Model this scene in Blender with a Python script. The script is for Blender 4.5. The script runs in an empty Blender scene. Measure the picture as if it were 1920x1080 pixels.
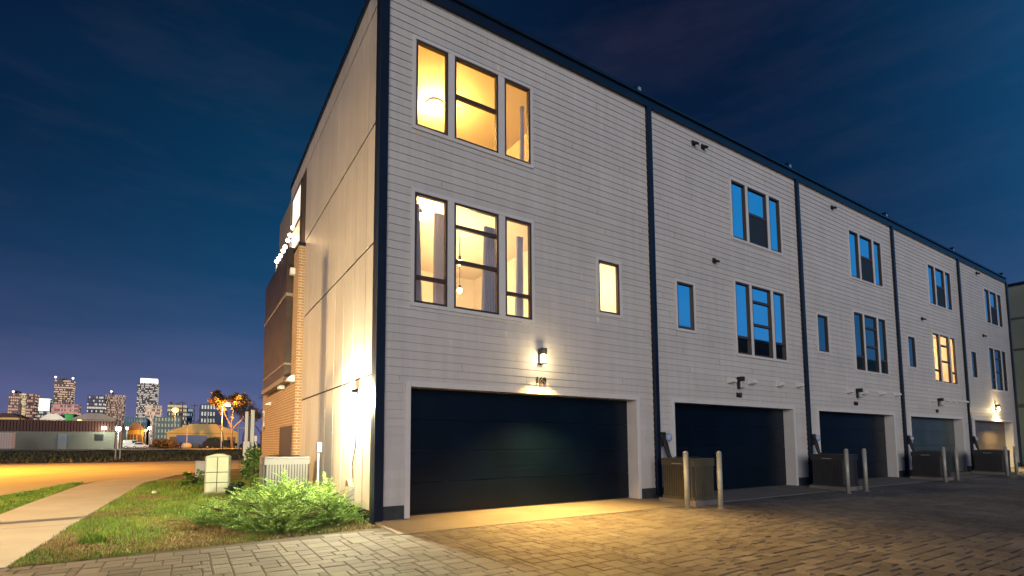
import bpy, math, random
from mathutils import Vector, Matrix
random.seed(7)
S = bpy.context.scene
COL = S.collection
rad = math.radians

# ------------------------------------------------------------------ camera
CAM = Vector((-2.4253, -7.2236, 1.1313)); YAW, PIT, ROL, F = 0.541, 0.078, -0.0023, 940.96
PPX, PPY = 915.39, 756.86
_R = Vector((math.cos(YAW), -math.sin(YAW), 0)); _F = Vector((math.sin(YAW), math.cos(YAW), 0)); _U = Vector((0, 0, 1))
F3 = _F*math.cos(PIT)+_U*math.sin(PIT); U3 = -_F*math.sin(PIT)+_U*math.cos(PIT)
R4 = _R*math.cos(ROL)+U3*math.sin(ROL); U4 = -_R*math.sin(ROL)+U3*math.cos(ROL)
cam = bpy.data.objects.new('camera', bpy.data.cameras.new('camera')); COL.objects.link(cam)
M4 = Matrix((R4, U4, -F3)).transposed().to_4x4(); M4.translation = CAM
cam.matrix_world = M4
cam.data.sensor_width = 36; cam.data.lens = F/1920*36
cam.data.shift_x = (960-PPX)/1920; cam.data.shift_y = (PPY-540)/1920
cam.data.clip_end = 9000; cam.data.clip_start = 0.05
S.camera = cam

def at(px, py, X=None, Y=None, Z=None):
    """world point seen at a pixel of the photograph, on a plane X=, Y= or Z="""
    d = F3 + R4*((px-PPX)/F) + U4*((PPY-py)/F)
    t = ((Z-CAM.z)/d.z) if Z is not None else ((X-CAM.x)/d.x) if X is not None else ((Y-CAM.y)/d.y)
    return CAM + d*t

# ------------------------------------------------------------------ sky
W = bpy.data.worlds.new('World'); S.world = W; W.use_nodes = True
nt = W.node_tree; N = nt.nodes; L = nt.links; N.clear()
out = N.new('ShaderNodeOutputWorld'); bg = N.new('ShaderNodeBackground'); L.new(bg.outputs[0], out.inputs[0])
bg.inputs[1].default_value = 1.0
tc = N.new('ShaderNodeTexCoord'); sep = N.new('ShaderNodeSeparateXYZ'); L.new(tc.outputs['Generated'], sep.inputs[0])
def wmath(op, a, b=None, clamp=False):
    n = N.new('ShaderNodeMath'); n.operation = op; n.use_clamp = clamp
    for i, v in enumerate((a, b)):
        if v is None: continue
        if isinstance(v, (int, float)): n.inputs[i].default_value = v
        else: L.new(v, n.inputs[i])
    return n.outputs[0]
mapn = N.new('ShaderNodeMapping'); L.new(tc.outputs['Generated'], mapn.inputs[0]); mapn.inputs['Scale'].default_value = (1.2, 1.2, 7)
noi = N.new('ShaderNodeTexNoise'); L.new(mapn.outputs[0], noi.inputs[0]); noi.inputs['Scale'].default_value = 2.2; noi.inputs['Detail'].default_value = 4
elev = wmath('ADD', sep.outputs[2], wmath('MULTIPLY', wmath('SUBTRACT', noi.outputs[0], 0.5), 0.10))
ramp = N.new('ShaderNodeValToRGB'); L.new(elev, ramp.inputs[0])
cr = ramp.color_ramp
stops = [(0.0, (.140, .130, .260)), (.08, (.095, .108, .240)), (.18, (.031, .055, .138)), (.28, (.009, .029, .082)),
         (.42, (.0032, .015, .050)), (.60, (.0022, .0075, .030)), (1.0, (.0015, .004, .018))]
cr.elements[0].position = 0; cr.elements[0].color = stops[0][1]+(1,)
cr.elements[1].position = 1; cr.elements[1].color = stops[-1][1]+(1,)
for p, c in stops[1:-1]:
    e = cr.elements.new(p); e.color = c+(1,)
# broad clear-blue band in the direction of the houses, brighter dusk on the side behind the camera
dv = N.new('ShaderNodeVectorMath'); dv.operation = 'DOT_PRODUCT'; L.new(tc.outputs['Generated'], dv.inputs[0]); dv.inputs[1].default_value = Vector((0.22, 0.92, .32)).normalized()
band = wmath('POWER', wmath('MAXIMUM', dv.outputs['Value'], 0.0), 14.0)
dv2 = N.new('ShaderNodeVectorMath'); dv2.operation = 'DOT_PRODUCT'; L.new(tc.outputs['Generated'], dv2.inputs[0]); dv2.inputs[1].default_value = Vector((.76, -.52, .34)).normalized()
dusk = wmath('POWER', wmath('MAXIMUM', dv2.outputs['Value'], 0.0), 7.0)
def wmix(kind, fac, a, b):
    n = N.new('ShaderNodeMix'); n.data_type = 'RGBA'; n.blend_type = kind
    if isinstance(fac, (int, float)): n.inputs[0].default_value = fac
    else: L.new(fac, n.inputs[0])
    for i, v in ((6, a), (7, b)):
        if isinstance(v, tuple): n.inputs[i].default_value = v+(1,)
        else: L.new(v, n.inputs[i])
    return n.outputs[2]
c1 = wmix('ADD', wmath('MULTIPLY', band, .55), ramp.outputs[0], (0.0, .055, .120))
c2 = wmix('ADD', dusk, c1, (.02, .28, .68))
n2 = N.new('ShaderNodeTexNoise'); m2 = N.new('ShaderNodeMapping'); L.new(tc.outputs['Generated'], m2.inputs[0]); m2.inputs['Scale'].default_value = (1, 1, 4.5); m2.inputs['Rotation'].default_value = (.12, .08, 0)
L.new(m2.outputs[0], n2.inputs[0]); n2.inputs['Scale'].default_value = 3.1; n2.inputs['Detail'].default_value = 7; n2.inputs['Roughness'].default_value = .62
cl = N.new('ShaderNodeMapRange'); cl.inputs[1].default_value = .47; cl.inputs[2].default_value = .75; cl.inputs[4].default_value = 1.0; L.new(n2.outputs[0], cl.inputs[0])
c3 = wmix('ADD', wmath('MULTIPLY', cl.outputs[0], .5), c2, (.020, .014, .018))
L.new(c3, bg.inputs[0])

# ------------------------------------------------------------------ dusk afterglow (the one sun, very soft and low)
sun = bpy.data.lights.new('afterglow', 'SUN'); so = bpy.data.objects.new('afterglow', sun); COL.objects.link(so)
sun.energy = 3.2; sun.angle = rad(55); sun.color = (1.0, .92, .85)
so.rotation_euler = Vector((.52, .80, .02)).to_track_quat('-Z', 'Y').to_euler()

S.view_settings.view_transform = 'Standard'; S.view_settings.look = 'None'; S.view_settings.exposure = 0.0; S.view_settings.gamma = 1
S.render.engine = 'CYCLES'; S.cycles.use_denoising = True
S.cycles.max_bounces = 8; S.cycles.diffuse_bounces = 4; S.cycles.transparent_max_bounces = 12
S.cycles.sample_clamp_indirect = 6.0; S.cycles.caustics_reflective = False; S.cycles.caustics_refractive = False

# ------------------------------------------------------------------ materials
MATS = {}
def mat(name, col, rough=.7, var=.0, vscale=3., bump=0., bscale=40., metal=0., col2=None, spec=.4, island=0., obj=True):
    if name in MATS: return MATS[name]
    m = bpy.data.materials.new(name); m.use_nodes = True; MATS[name] = m
    n = m.node_tree.nodes; l = m.node_tree.links; b = n['Principled BSDF']
    b.inputs['Base Color'].default_value = (*col, 1); b.inputs['Roughness'].default_value = rough
    b.inputs['Metallic'].default_value = metal; b.inputs['Specular IOR Level'].default_value = spec
    t = n.new('ShaderNodeTexCoord')
    src = None
    if var or col2:
        no = n.new('ShaderNodeTexNoise'); no.inputs['Scale'].default_value = vscale; no.inputs['Detail'].default_value = 5
        l.new(t.outputs['Object'], no.inputs[0])
        rp = n.new('ShaderNodeMapRange'); rp.inputs[1].default_value = .3; rp.inputs[2].default_value = .7
        l.new(no.outputs[0], rp.inputs[0])
        mx = n.new('ShaderNodeMix'); mx.data_type = 'RGBA'; l.new(rp.outputs[0], mx.inputs[0])
        c2 = col2 or tuple(c*(1+var) for c in col); c1 = col if col2 else tuple(c*(1-var) for c in col)
        mx.inputs[6].default_value = (*c1, 1); mx.inputs[7].default_value = (*c2, 1)
        src = mx.outputs[2]; l.new(src, b.inputs['Base Color'])
    if island:
        g = n.new('ShaderNodeNewGeometry'); hs = n.new('ShaderNodeHueSaturation')
        mr = n.new('ShaderNodeMapRange'); mr.inputs[3].default_value = 1-island; mr.inputs[4].default_value = 1+island
        l.new(g.outputs['Random Per Island'], mr.inputs[0]); l.new(mr.outputs[0], hs.inputs['Value'])
        if src: l.new(src, hs.inputs['Color'])
        else: hs.inputs['Color'].default_value = (*col, 1)
        l.new(hs.outputs[0], b.inputs['Base Color'])
    if bump:
        n2 = n.new('ShaderNodeTexNoise'); n2.inputs['Scale'].default_value = bscale; n2.inputs['Detail'].default_value = 6
        l.new(t.outputs['Object'], n2.inputs[0]); bp = n.new('ShaderNodeBump'); bp.inputs['Strength'].default_value = bump
        bp.inputs['Distance'].default_value = .02; l.new(n2.outputs[0], bp.inputs['Height']); l.new(bp.outputs[0], b.inputs['Normal'])
    return m
def emit(name, col, st, base=(.8, .8, .8)):
    if name in MATS: return MATS[name]
    m = mat(name, base, .4); b = m.node_tree.nodes['Principled BSDF']
    b.inputs['Emission Color'].default_value = (*col, 1); b.inputs['Emission Strength'].default_value = st
    return m
def brick_mat(name, c1, c2, mortar, sx, sy, bump=.6):
    m = mat(name, c1, .85); n = m.node_tree.nodes; l = m.node_tree.links; b = n['Principled BSDF']
    t = n.new('ShaderNodeTexCoord'); s = n.new('ShaderNodeSeparateXYZ'); l.new(t.outputs['Object'], s.inputs[0])
    ad = n.new('ShaderNodeMath'); l.new(s.outputs[0], ad.inputs[0]); l.new(s.outputs[1], ad.inputs[1])
    cb = n.new('ShaderNodeCombineXYZ'); l.new(ad.outputs[0], cb.inputs[0]); l.new(s.outputs[2], cb.inputs[1])
    br = n.new('ShaderNodeTexBrick'); l.new(cb.outputs[0], br.inputs[0])
    br.inputs['Color1'].default_value = (*c1, 1); br.inputs['Color2'].default_value = (*c2, 1); br.inputs['Mortar'].default_value = (*mortar, 1)
    br.inputs['Scale'].default_value = 1; br.inputs['Brick Width'].default_value = sx; br.inputs['Row Height'].default_value = sy
    br.inputs['Mortar Size'].default_value = .012; br.inputs['Bias'].default_value = 0
    l.new(br.outputs[0], b.inputs['Base Color'])
    bp = n.new('ShaderNodeBump'); bp.inputs['Strength'].default_value = bump; bp.inputs['Distance'].default_value = .012; bp.invert = True
    l.new(br.outputs['Fac'], bp.inputs['Height']); l.new(bp.outputs[0], b.inputs['Normal'])
    return m
def glass_mat(name, refl, tint, trans=True, dark=(.004, .008, .014)):
    m = bpy.data.materials.new(name); m.use_nodes = True; MATS[name] = m
    n = m.node_tree.nodes; l = m.node_tree.links; n.clear()
    o = n.new('ShaderNodeOutputMaterial'); g = n.new('ShaderNodeBsdfGlossy'); g.inputs['Roughness'].default_value = .03
    tcx = n.new('ShaderNodeTexCoord'); nz = n.new('ShaderNodeTexNoise'); nz.inputs['Scale'].default_value = 1.3
    l.new(tcx.outputs['Object'], nz.inputs[0]); bp = n.new('ShaderNodeBump'); bp.inputs['Strength'].default_value = .04
    l.new(nz.outputs[0], bp.inputs['Height']); l.new(bp.outputs[0], g.inputs['Normal'])
    g.inputs['Color'].default_value = (*tint, 1)
    if trans: a = n.new('ShaderNodeBsdfTransparent')
    else:
        a = n.new('ShaderNodeBsdfDiffuse'); a.inputs['Color'].default_value = (*dark, 1)
    fr = n.new('ShaderNodeLayerWeight'); fr.inputs['Blend'].default_value = .25
    mr = n.new('ShaderNodeMapRange'); mr.inputs[3].default_value = refl; mr.inputs[4].default_value = .9 if refl > .3 else .32 if refl > .1 else .14; l.new(fr.outputs['Facing'], mr.inputs[0])
    mx = n.new('ShaderNodeMixShader'); l.new(mr.outputs[0], mx.inputs[0]); l.new(a.outputs[0], mx.inputs[1]); l.new(g.outputs[0], mx.inputs[2])
    l.new(mx.outputs[0], o.inputs[0]); return m

SIDING = mat('siding_paint', (.54, .515, .495), .62, var=.05, vscale=.9, bump=.12, bscale=60, island=.035)
def streaks(m, amt):
    n = m.node_tree.nodes; l = m.node_tree.links; b = n['Principled BSDF']; src = b.inputs['Base Color'].links[0].from_socket
    t = n.new('ShaderNodeTexCoord'); mp = n.new('ShaderNodeMapping'); mp.inputs['Scale'].default_value = (5, 5, .35); l.new(t.outputs['Object'], mp.inputs[0])
    no = n.new('ShaderNodeTexNoise'); no.inputs['Scale'].default_value = 1.4; no.inputs['Detail'].default_value = 6; no.inputs['Roughness'].default_value = .65; l.new(mp.outputs[0], no.inputs[0])
    mr = n.new('ShaderNodeMapRange'); mr.inputs[1].default_value = .3; mr.inputs[2].default_value = .7; mr.inputs[3].default_value = 1-amt; mr.inputs[4].default_value = 1+amt*.4; l.new(no.outputs[0], mr.inputs[0])
    hs = n.new('ShaderNodeHueSaturation'); l.new(mr.outputs[0], hs.inputs['Value']); l.new(src, hs.inputs['Color']); l.new(hs.outputs[0], b.inputs['Base Color'])
streaks(SIDING, .10)
TRIM = mat('white_trim', (.60, .585, .575), .55, var=.04)
NAVY = mat('navy_metal', (.006, .014, .032), .42, var=.25, vscale=1.5, metal=.3)
DOORM = mat('garage_door_paint', (.0012, .006, .015), .34, spec=.25, var=.35, vscale=1.2, bump=.1, bscale=25)
BRONZE = mat('bronze_frame', (.055, .035, .03), .45)
PANELM = mat('cladding_panel', (.46, .43, .40), .42, var=.08, vscale=.7, bump=.05, bscale=12, island=.06)
streaks(PANELM, .14)
GROOVE = mat('panel_groove', (.05, .038, .03), .8)
SHELL = mat('shell_dark', (.16, .15, .15), .9)
ROOMW = mat('warm_room_paint', (.85, .74, .58), .8)
GLASS = glass_mat('clear_glass', .06, (1, 1, 1))
GLASSD = glass_mat('dark_window_glass', .55, (.75, .93, 1.0), False)
GLASST = glass_mat('tinted_window_glass', .16, (.75, .93, 1.0), False, (.012, .03, .04))
SCREEN = mat('insect_screen', (.014, .028, .045), .8)
CONC = mat('concrete', (.17, .155, .14), .85, var=.14, vscale=1.8, bump=.25, bscale=50)
PIPEW = mat('white_plastic', (.66, .66, .66), .45)
BLACK = mat('black_plastic', (.015, .016, .02), .5)
STEELP = mat('painted_steel', (.33, .33, .30), .5, var=.15, vscale=9, metal=.2)
ACM = mat('condenser_paint', (.13, .115, .075), .5, var=.12, vscale=4, metal=.3)

# ------------------------------------------------------------------ mesh builder
class MB:
    def __init__(s): s.v = []; s.f = []
    def box(s, x0, x1, y0, y1, z0, z1):
        o = len(s.v)
        s.v += [(x0,y0,z0),(x1,y0,z0),(x1,y1,z0),(x0,y1,z0),(x0,y0,z1),(x1,y0,z1),(x1,y1,z1),(x0,y1,z1)]
        s.f += [tuple(o+i for i in q) for q in ((0,3,2,1),(4,5,6,7),(0,1,5,4),(1,2,6,5),(2,3,7,6),(3,0,4,7))]; return s
    def poly(s, pts):
        o = len(s.v); s.v += [tuple(p) for p in pts]; s.f.append(tuple(range(o, o+len(pts)))); return s
    def prism(s, pts, z0, z1):      # vertical prism from xy outline, counter-clockwise
        o = len(s.v); n = len(pts)
        s.v += [(p[0], p[1], z0) for p in pts]+[(p[0], p[1], z1) for p in pts]
        s.f.append(tuple(range(o+n-1, o-1, -1))); s.f.append(tuple(range(o+n, o+2*n)))
        for i in range(n): j = (i+1) % n; s.f.append((o+i, o+j, o+n+j, o+n+i))
        return s
    def extrude(s, pts, axis, a, b):  # outline in the plane across axis ('x' -> (y,z), 'y' -> (x,z))
        o = len(s.v); n = len(pts)
        P = (lambda p, t: (t, p[0], p[1])) if axis == 'x' else (lambda p, t: (p[0], t, p[1]))
        s.v += [P(p, a) for p in pts]+[P(p, b) for p in pts]
        s.f.append(tuple(range(o, o+n))); s.f.append(tuple(range(o+2*n-1, o+n-1, -1)))
        for i in range(n): j = (i+1) % n; s.f.append((o+j, o+i, o+n+i, o+n+j))
        return s
    def tube(s, pts, r, k=8, cap=True, r1=None):
        pts = [Vector(p) for p in pts]; rings = []; up = Vector((.13, .21, 1)).normalized()
        for i, p in enumerate(pts):
            d = (pts[min(i+1, len(pts)-1)]-pts[max(i-1, 0)]).normalized()
            a = d.cross(up); a = a.normalized() if a.length > 1e-3 else Vector((1, 0, 0)); b = d.cross(a)
            rr = r if r1 is None else r+(r1-r)*i/max(1, len(pts)-1)
            rings.append(len(s.v))
            for j in range(k):
                t = 2*math.pi*j/k; s.v.append(tuple(p+a*math.cos(t)*rr+b*math.sin(t)*rr))
        for i in range(len(rings)-1):
            for j in range(k):
                j2 = (j+1) % k; s.f.append((rings[i]+j, rings[i+1]+j, rings[i+1]+j2, rings[i]+j2))
        if cap: s.f.append(tuple(rings[0]+j for j in range(k))); s.f.append(tuple(rings[-1]+j for j in range(k-1, -1, -1)))
        return s
    def lathe(s, cx, cy, prof, k=16):   # prof: (r, z)
        rings = []
        for r, z in prof:
            rings.append(len(s.v))
            for j in range(k): t = 2*math.pi*j/k; s.v.append((cx+r*math.cos(t), cy+r*math.sin(t), z))
        for i in range(len(rings)-1):
            for j in range(k): j2 = (j+1) % k; s.f.append((rings[i]+j, rings[i]+j2, rings[i+1]+j2, rings[i+1]+j))
        s.f.append(tuple(rings[-1]+j for j in range(k))); s.f.append(tuple(rings[0]+j for j in range(k-1, -1, -1)))
        return s
    def ball(s, c, r, k=10, sz=1.):
        prof = [(max(.001, r*math.sin(math.pi*i/k)), c[2]-r*sz*math.cos(math.pi*i/k)) for i in range(k+1)]
        return s.lathe(c[0], c[1], prof, k+2)
    def build(s, name, m, parent=None, bevel=0., smooth=False, loc=None, rz=0.):
        me = bpy.data.meshes.new(name); me.from_pydata(s.v, [], s.f); me.validate(); me.update()
        me.materials.append(m)
        if smooth:
            for p in me.polygons: p.use_smooth = True
        o = bpy.data.objects.new(name, me); COL.objects.link(o)
        if parent is not None: o.parent = parent
        if loc is not None: o.location = loc
        if rz: o.rotation_euler.z = rz
        if bevel:
            b = o.modifiers.new('edge', 'BEVEL'); b.width = bevel; b.segments = 2; b.limit_method = 'ANGLE'; b.harden_normals = False
        return o
def tag(o, label=None, cat=None, group=None, kind=None):
    if label: o['label'] = label
    if cat: o['category'] = cat
    if group: o['group'] = group
    if kind: o['kind'] = kind
    return o
def thing(name, label, cat, loc=(0, 0, 0), rz=0., group=None):
    o = bpy.data.objects.new(name, None); COL.objects.link(o); o.location = loc; o.rotation_euler.z = rz
    o.empty_display_size = .2
    return tag(o, label, cat, group)
def copy_tree(o, parent=None):
    c = o.copy(); COL.objects.link(c)
    if parent is not None: c.parent = parent
    for ch in list(o.children): copy_tree(ch, c)
    return c
def lamp(name, kind, loc, energy, color, parent=None, size=.06, spot=None, aim=None, blend=.6):
    d = bpy.data.lights.new(name, kind); d.energy = energy; d.color = color
    d.shadow_soft_size = size
    o = bpy.data.objects.new(name, d); COL.objects.link(o); o.location = loc
    if kind == 'SPOT': d.spot_size = rad(spot); d.spot_blend = blend
    if aim is not None: o.rotation_euler = Vector(aim).to_track_quat('-Z', 'Y').to_euler()
    if parent is not None: o.parent = parent
    return o
def text_mesh(txt, size, depth, name, m, parent, loc, rot):
    cu = bpy.data.curves.new(name, 'FONT'); cu.body = txt; cu.size = size; cu.extrude = depth; cu.offset = size*.02
    cu.align_x = 'CENTER'; cu.align_y = 'CENTER'
    t = bpy.data.objects.new(name+'_c', cu); COL.objects.link(t)
    dg = bpy.context.evaluated_depsgraph_get(); me = bpy.data.meshes.new_from_object(t.evaluated_get(dg))
    bpy.data.objects.remove(t); me.materials.clear(); me.materials.append(m)
    o = bpy.data.objects.new(name, me); COL.objects.link(o); o.parent = parent; o.location = loc; o.rotation_euler = rot
    return o

# ------------------------------------------------------------------ ground, road, pavings
def sheet(name, pts, z, m, th=0.0):
    b = MB()
    if th: b.prism(pts, z-th, z)
    else: b.poly([(x, y, z) for x, y in pts])
    return tag(b.build(name, m), kind='structure')
GRASSG = mat('grass_ground', (.040, .055, .016), .95, vscale=.9, col2=(.15, .12, .05), bump=.6, bscale=30)
ROADM = mat('road_concrete', (.27, .25, .22), .8, var=.10, vscale=.35, bump=.15, bscale=30)
WALKM = mat('sidewalk_concrete', (.30, .285, .265), .85, var=.10, vscale=1.2, bump=.2, bscale=60)
sheet('ground', [(-3500, -300), (3500, -300), (3500, 4500), (-3500, 4500)], -.14, mat('far_ground', (.035, .036, .016), .95, vscale=.12, col2=(.075, .06, .03), bump=.5, bscale=3))
sheet('road', [(-70, -12), (-6.25, -12), (-6.1, 4), (-5.9, 8), (-5.6, 9.6), (-5.25, 11.4), (-4.75, 12.7), (-4.2, 14.2), (-2.44, 16.1), (-1.2, 18.6), (1, 20.5), (40, 22), (40, 34), (-1, 35), (-6.8, 34.4), (-12, 36), (-70, 44)], -.120, ROADM)
wk = MB(); LE = [(-.66, -5.06), (6.4, -5.05), (11.0, -4.98), (12.7, -4.74)]; RE = [(-.66, -3.86), (2.8, -3.80), (6.3, -3.65), (11.4, -3.46), (12.7, -3.16)]
def edge(tab, y):
    for (a, b), (c, d) in zip(tab[:-1], tab[1:]):
        if y <= c: return b+(d-b)*(y-a)/(c-a)
    return tab[-1][1]
yy = -.66
while yy < 12.6:
    y2 = min(yy+1.48, 12.7); g_ = .007
    wk.prism([(edge(LE, yy+g_), yy+g_), (edge(RE, yy+g_), yy+g_), (edge(RE, y2-g_), y2-g_), (edge(LE, y2-g_), y2-g_)], -.14, -.040+random.uniform(-.003, .003)); yy = y2
wk.prism([(-4.73, 12.71), (-3.15, 12.71), (-2.75, 14.5), (-2.3, 16.0), (-2.44, 16.1), (-4.2, 14.2)], -.14, -.04)
tag(wk.build('sidewalk', WALKM, bevel=.006), kind='structure')
lawn_pts = [(-3.85, -.64), (0.0, -.30), (0.0, 5.6), (-.17, 5.7), (-.17, 12.0), (1.5, 20.3), (-1.2, 18.5), (-2.38, 16.05), (-2.72, 14.5), (-3.44, 11.4), (-3.64, 6.3), (-3.79, 2.8)]
sheet('lawn', lawn_pts, -.055, GRASSG, .1)
sheet('verge', [(-5.07, -.66), (-5.07, 6.4), (-5.0, 11.0), (-4.78, 12.55), (-5.22, 11.3), (-5.57, 9.5), (-5.87, 8), (-6.07, 4), (-6.2, -.66)], -.050, GRASSG, .1)
sheet('kerb', [(-6.22, -.66), (-6.07, 4), (-5.87, 8), (-5.57, 9.5), (-5.22, 11.3), (-4.76, 12.6), (-4.2, 14.2), (-4.26, 14.25), (-4.84, 12.66), (-5.32, 11.4), (-5.67, 9.6), (-5.97, 8), (-6.17, 4), (-6.32, -.66)], -.046, CONC, .1)

rj = MB()
for k in range(9):
    y = 20+k*1.6 if k > 20 else 0
for (xa, ya, xb, yb_) in ((-60, 25.6, 38, 25.0), (-8.2, 16.5, -2.2, 34.2), (-14.5, 18, -12.5, 36), (-6.6, 8.0, -16, 8.4), (-6.1, 14.2, -22, 15.2), (4, 21.3, 4.5, 34), (-9.3, 2, -9.0, 16)):
    d = Vector((yb_-ya, xa-xb, 0)).normalized()*.02
    rj.poly([(xa-d.x, ya-d.y, -.116), (xa+d.x, ya+d.y, -.116), (xb+d.x, yb_+d.y, -.116), (xb-d.x, yb_-d.y, -.116)])
tag(rj.build('road_joints', mat('tar', (.06, .05, .04), .8)), kind='structure')
# pavers: every stone a small raised tablet of its own in one sheet of paving
def pavers():
    vs, fs = [], []
    rnd = random.Random(3)
    def stone(x0, x1, y0, y1):
        g = .005; x0 += g; x1 -= g; y0 += g; y1 -= g
        if x1-x0 < .03 or y1-y0 < .03: return
        z = -.050+rnd.uniform(-.0025, .0025); tx = rnd.uniform(-.006, .006); ty = rnd.uniform(-.006, .006); b = .008
        o = len(vs); j = lambda: rnd.uniform(-.003, .003)
        out_ = [(x0+j(), y0+j()), (x1+j(), y0+j()), (x1+j(), y1+j()), (x0+j(), y1+j())]
        cx, cy = (x0+x1)/2, (y0+y1)/2
        for (x, y) in out_: vs.append((x, y, z-.03))
        for (x, y) in out_: vs.append((x, y, z-.006+(x-cx)*tx+(y-cy)*ty))
        for (x, y) in out_:
            xx = x+(b if x < cx else -b); yy = y+(b if y < cy else -b); vs.append((xx, yy, z+(x-cx)*tx+(y-cy)*ty))
        for a in (0, 4):
            for i in range(4): k = (i+1) % 4; fs.append((o+a+i, o+a+k, o+a+4+k, o+a+4+i))
        fs.append((o+8, o+9, o+10, o+11))
    m_ = .082; nx, ny = int(43.5/m_), int(5.9/m_); occ = [bytearray(nx+4) for _ in range(ny+4)]
    sizes = [(2, 2), (3, 2), (3, 2), (3, 2), (2, 3), (3, 3), (2, 1), (2, 2)]
    for j in range(ny):
        for i in range(nx):
            if occ[j][i]: continue
            x = -7.5+i*m_; ytop = -.66-j*m_
            for w, h in rnd.sample(sizes, len(sizes))+[(2, 1), (1, 2), (1, 1)]:
                if all(not occ[j+b][i+a] for a in range(w) for b in range(h)): break
            for a in range(w):
                for b in range(h): occ[j+b][i+a] = 1
            y0 = ytop-h*m_; y1 = ytop
            if x+w*m_ > -.03:
                if y0 > -.99: continue
                y1 = min(y1, -.975)
            stone(x, x+w*m_, y0, y1)
    # border course along the planting bed
    x = -5.2
    while x < -.1:
        w = rnd.uniform(.20, .26); 
        if x+w > -.05: break
        stone(x, x+w, -.658, -.50 if x > -.9 else -.655+.0)
        x += w
    m = mat('paver_stone', (.060, .054, .050), .74, vscale=.55, col2=(.135, .125, .12), bump=.5, bscale=90, island=.28)
    me = bpy.data.meshes.new('paver_driveway'); me.from_pydata(vs, [], fs); me.update(); me.materials.append(m)
    o = bpy.data.objects.new('paver_driveway', me); COL.objects.link(o); tag(o, kind='structure')
    sheet('paver_bedding', [(-7.5, -12), (37, -12), (37, -.64), (0, -.64), (0, -.3), (-3.8, -.63), (-7.5, -.66)], -.0585, mat('joint_sand', (.04, .034, .028), .95))
pavers()
# concrete apron in front of the garages, one gently sloping slab with joints
ap = MB()
for k in range(5):
    x0 = .0+6.01*k + (.0 if k else -.03); x1 = 6.01*(k+1)-.012
    ap.extrude([(.34, -.2), (.34, .0), (.0, -.004), (-.97, -.044), (-.97, -.2)], 'x', x0, x1)
tag(ap.build('driveway_apron', CONC, bevel=.004), kind='structure')

# ------------------------------------------------------------------ townhouses
UW = 6.01; HT = 8.47; EXPO = .131
TRI = {'first': [(.548, 1.131), (1.251, 2.125), (2.257, 2.828)], 'rest': [(2.958, 3.547), (3.645, 4.49), (4.603, 5.111)]}
SMALL = {'first': (4.458, 5.027), 'rest': (.787, 1.356)}
GAR = {'first': (.511, 5.43), 'rest': (.583, 5.293)}
U0, U1, L0, L1, S0, S1, GT = 6.236, 7.71, 3.33, 5.123, 3.70, 4.757, 2.0
def lap_siding(x0, x1, z0, z1, holes, parent):
    b = MB(); zs = z0; n = 0
    rnd = random.Random(int(x1*100))
    while zs < z1-.01:
        ze = min(zs+EXPO, z1)
        cuts = sorted({zs, ze, *[h for hh in holes for h in hh[2:] if zs+1e-4 < h < ze-1e-4]})
        for a, c in zip(cuts[:-1], cuts[1:]):
            mid = (a+c)/2
            spans = [(x0, x1)]
            for hx0, hx1, hz0, hz1 in holes:
                if hz0 < mid < hz1:
                    ns = []
                    for p, q in spans:
                        if hx1 <= p or hx0 >= q: ns.append((p, q)); continue
                        if hx0 > p: ns.append((p, hx0))
                        if hx1 < q: ns.append((hx1, q))
                    spans = ns
            yb = lambda z: -.014*(1-(z-zs)/EXPO)-.002
            ns = []
            for p, q in spans:
                xj = x0+((int((zs-z0)/EXPO+.5)*2.37) % 3.66)
                while xj < q:
                    if xj > p+.15 and xj < q-.15: ns.append((p, xj-.0022)); p = xj+.0022
                    xj += 3.66
                ns.append((p, q))
            for p, q in ns:
                o = len(b.v)
                b.v += [(p, yb(a), a), (q, yb(a), a), (q, yb(c), c), (p, yb(c), c)]; b.f.append((o, o+1, o+2, o+3))
                if a == zs:
                    o = len(b.v); b.v += [(p, .004, a), (q, .004, a), (q, yb(a), a), (p, yb(a), a)]; b.f.append((o, o+1, o+2, o+3))
        zs = ze
    return b.build('front_siding', SIDING, parent)
def trim_frame(x0, x1, z0, z1, w, splits, parent, name='window_casing', y=-.034):
    b = MB()
    b.box(x0-w, x1+w, y, .05, z1, z1+w); b.box(x0-w, x1+w, y, .05, z0-w, z0)
    b.box(x0-w, x0, y, .05, z0, z1); b.box(x1, x1+w, y, .05, z0, z1)
    for a, c in splits: b.box(a, c, y+.003, .05, z0, z1)
    return b.build(name, TRIM, parent, bevel=.003)
def window(parent, x0, x1, z0, z1, bars=(), pane=GLASSD, frame=BRONZE, screen=None):
    w = .038; b = MB()
    b.box(x0, x1, -.022, .045, z1-w, z1); b.box(x0, x1, -.022, .045, z0, z0+w)
    b.box(x0, x0+w, -.022, .045, z0+w, z1-w); b.box(x1-w, x1, -.022, .045, z0+w, z1-w)
    for z in bars: b.box(x0+w, x1-w, -.016, .043, z-.032, z+.032)
    o = b.build('window', frame, parent, bevel=.003)
    MB().box(x0+w, x1-w, .018, .024, z0+w, z1-w).build('pane', pane, o)
    if screen: MB().box(x0+w+.003, x1-w-.003, .0, .004, screen[0], screen[1]).build('insect_screen', SCREEN, o)
    return o
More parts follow.
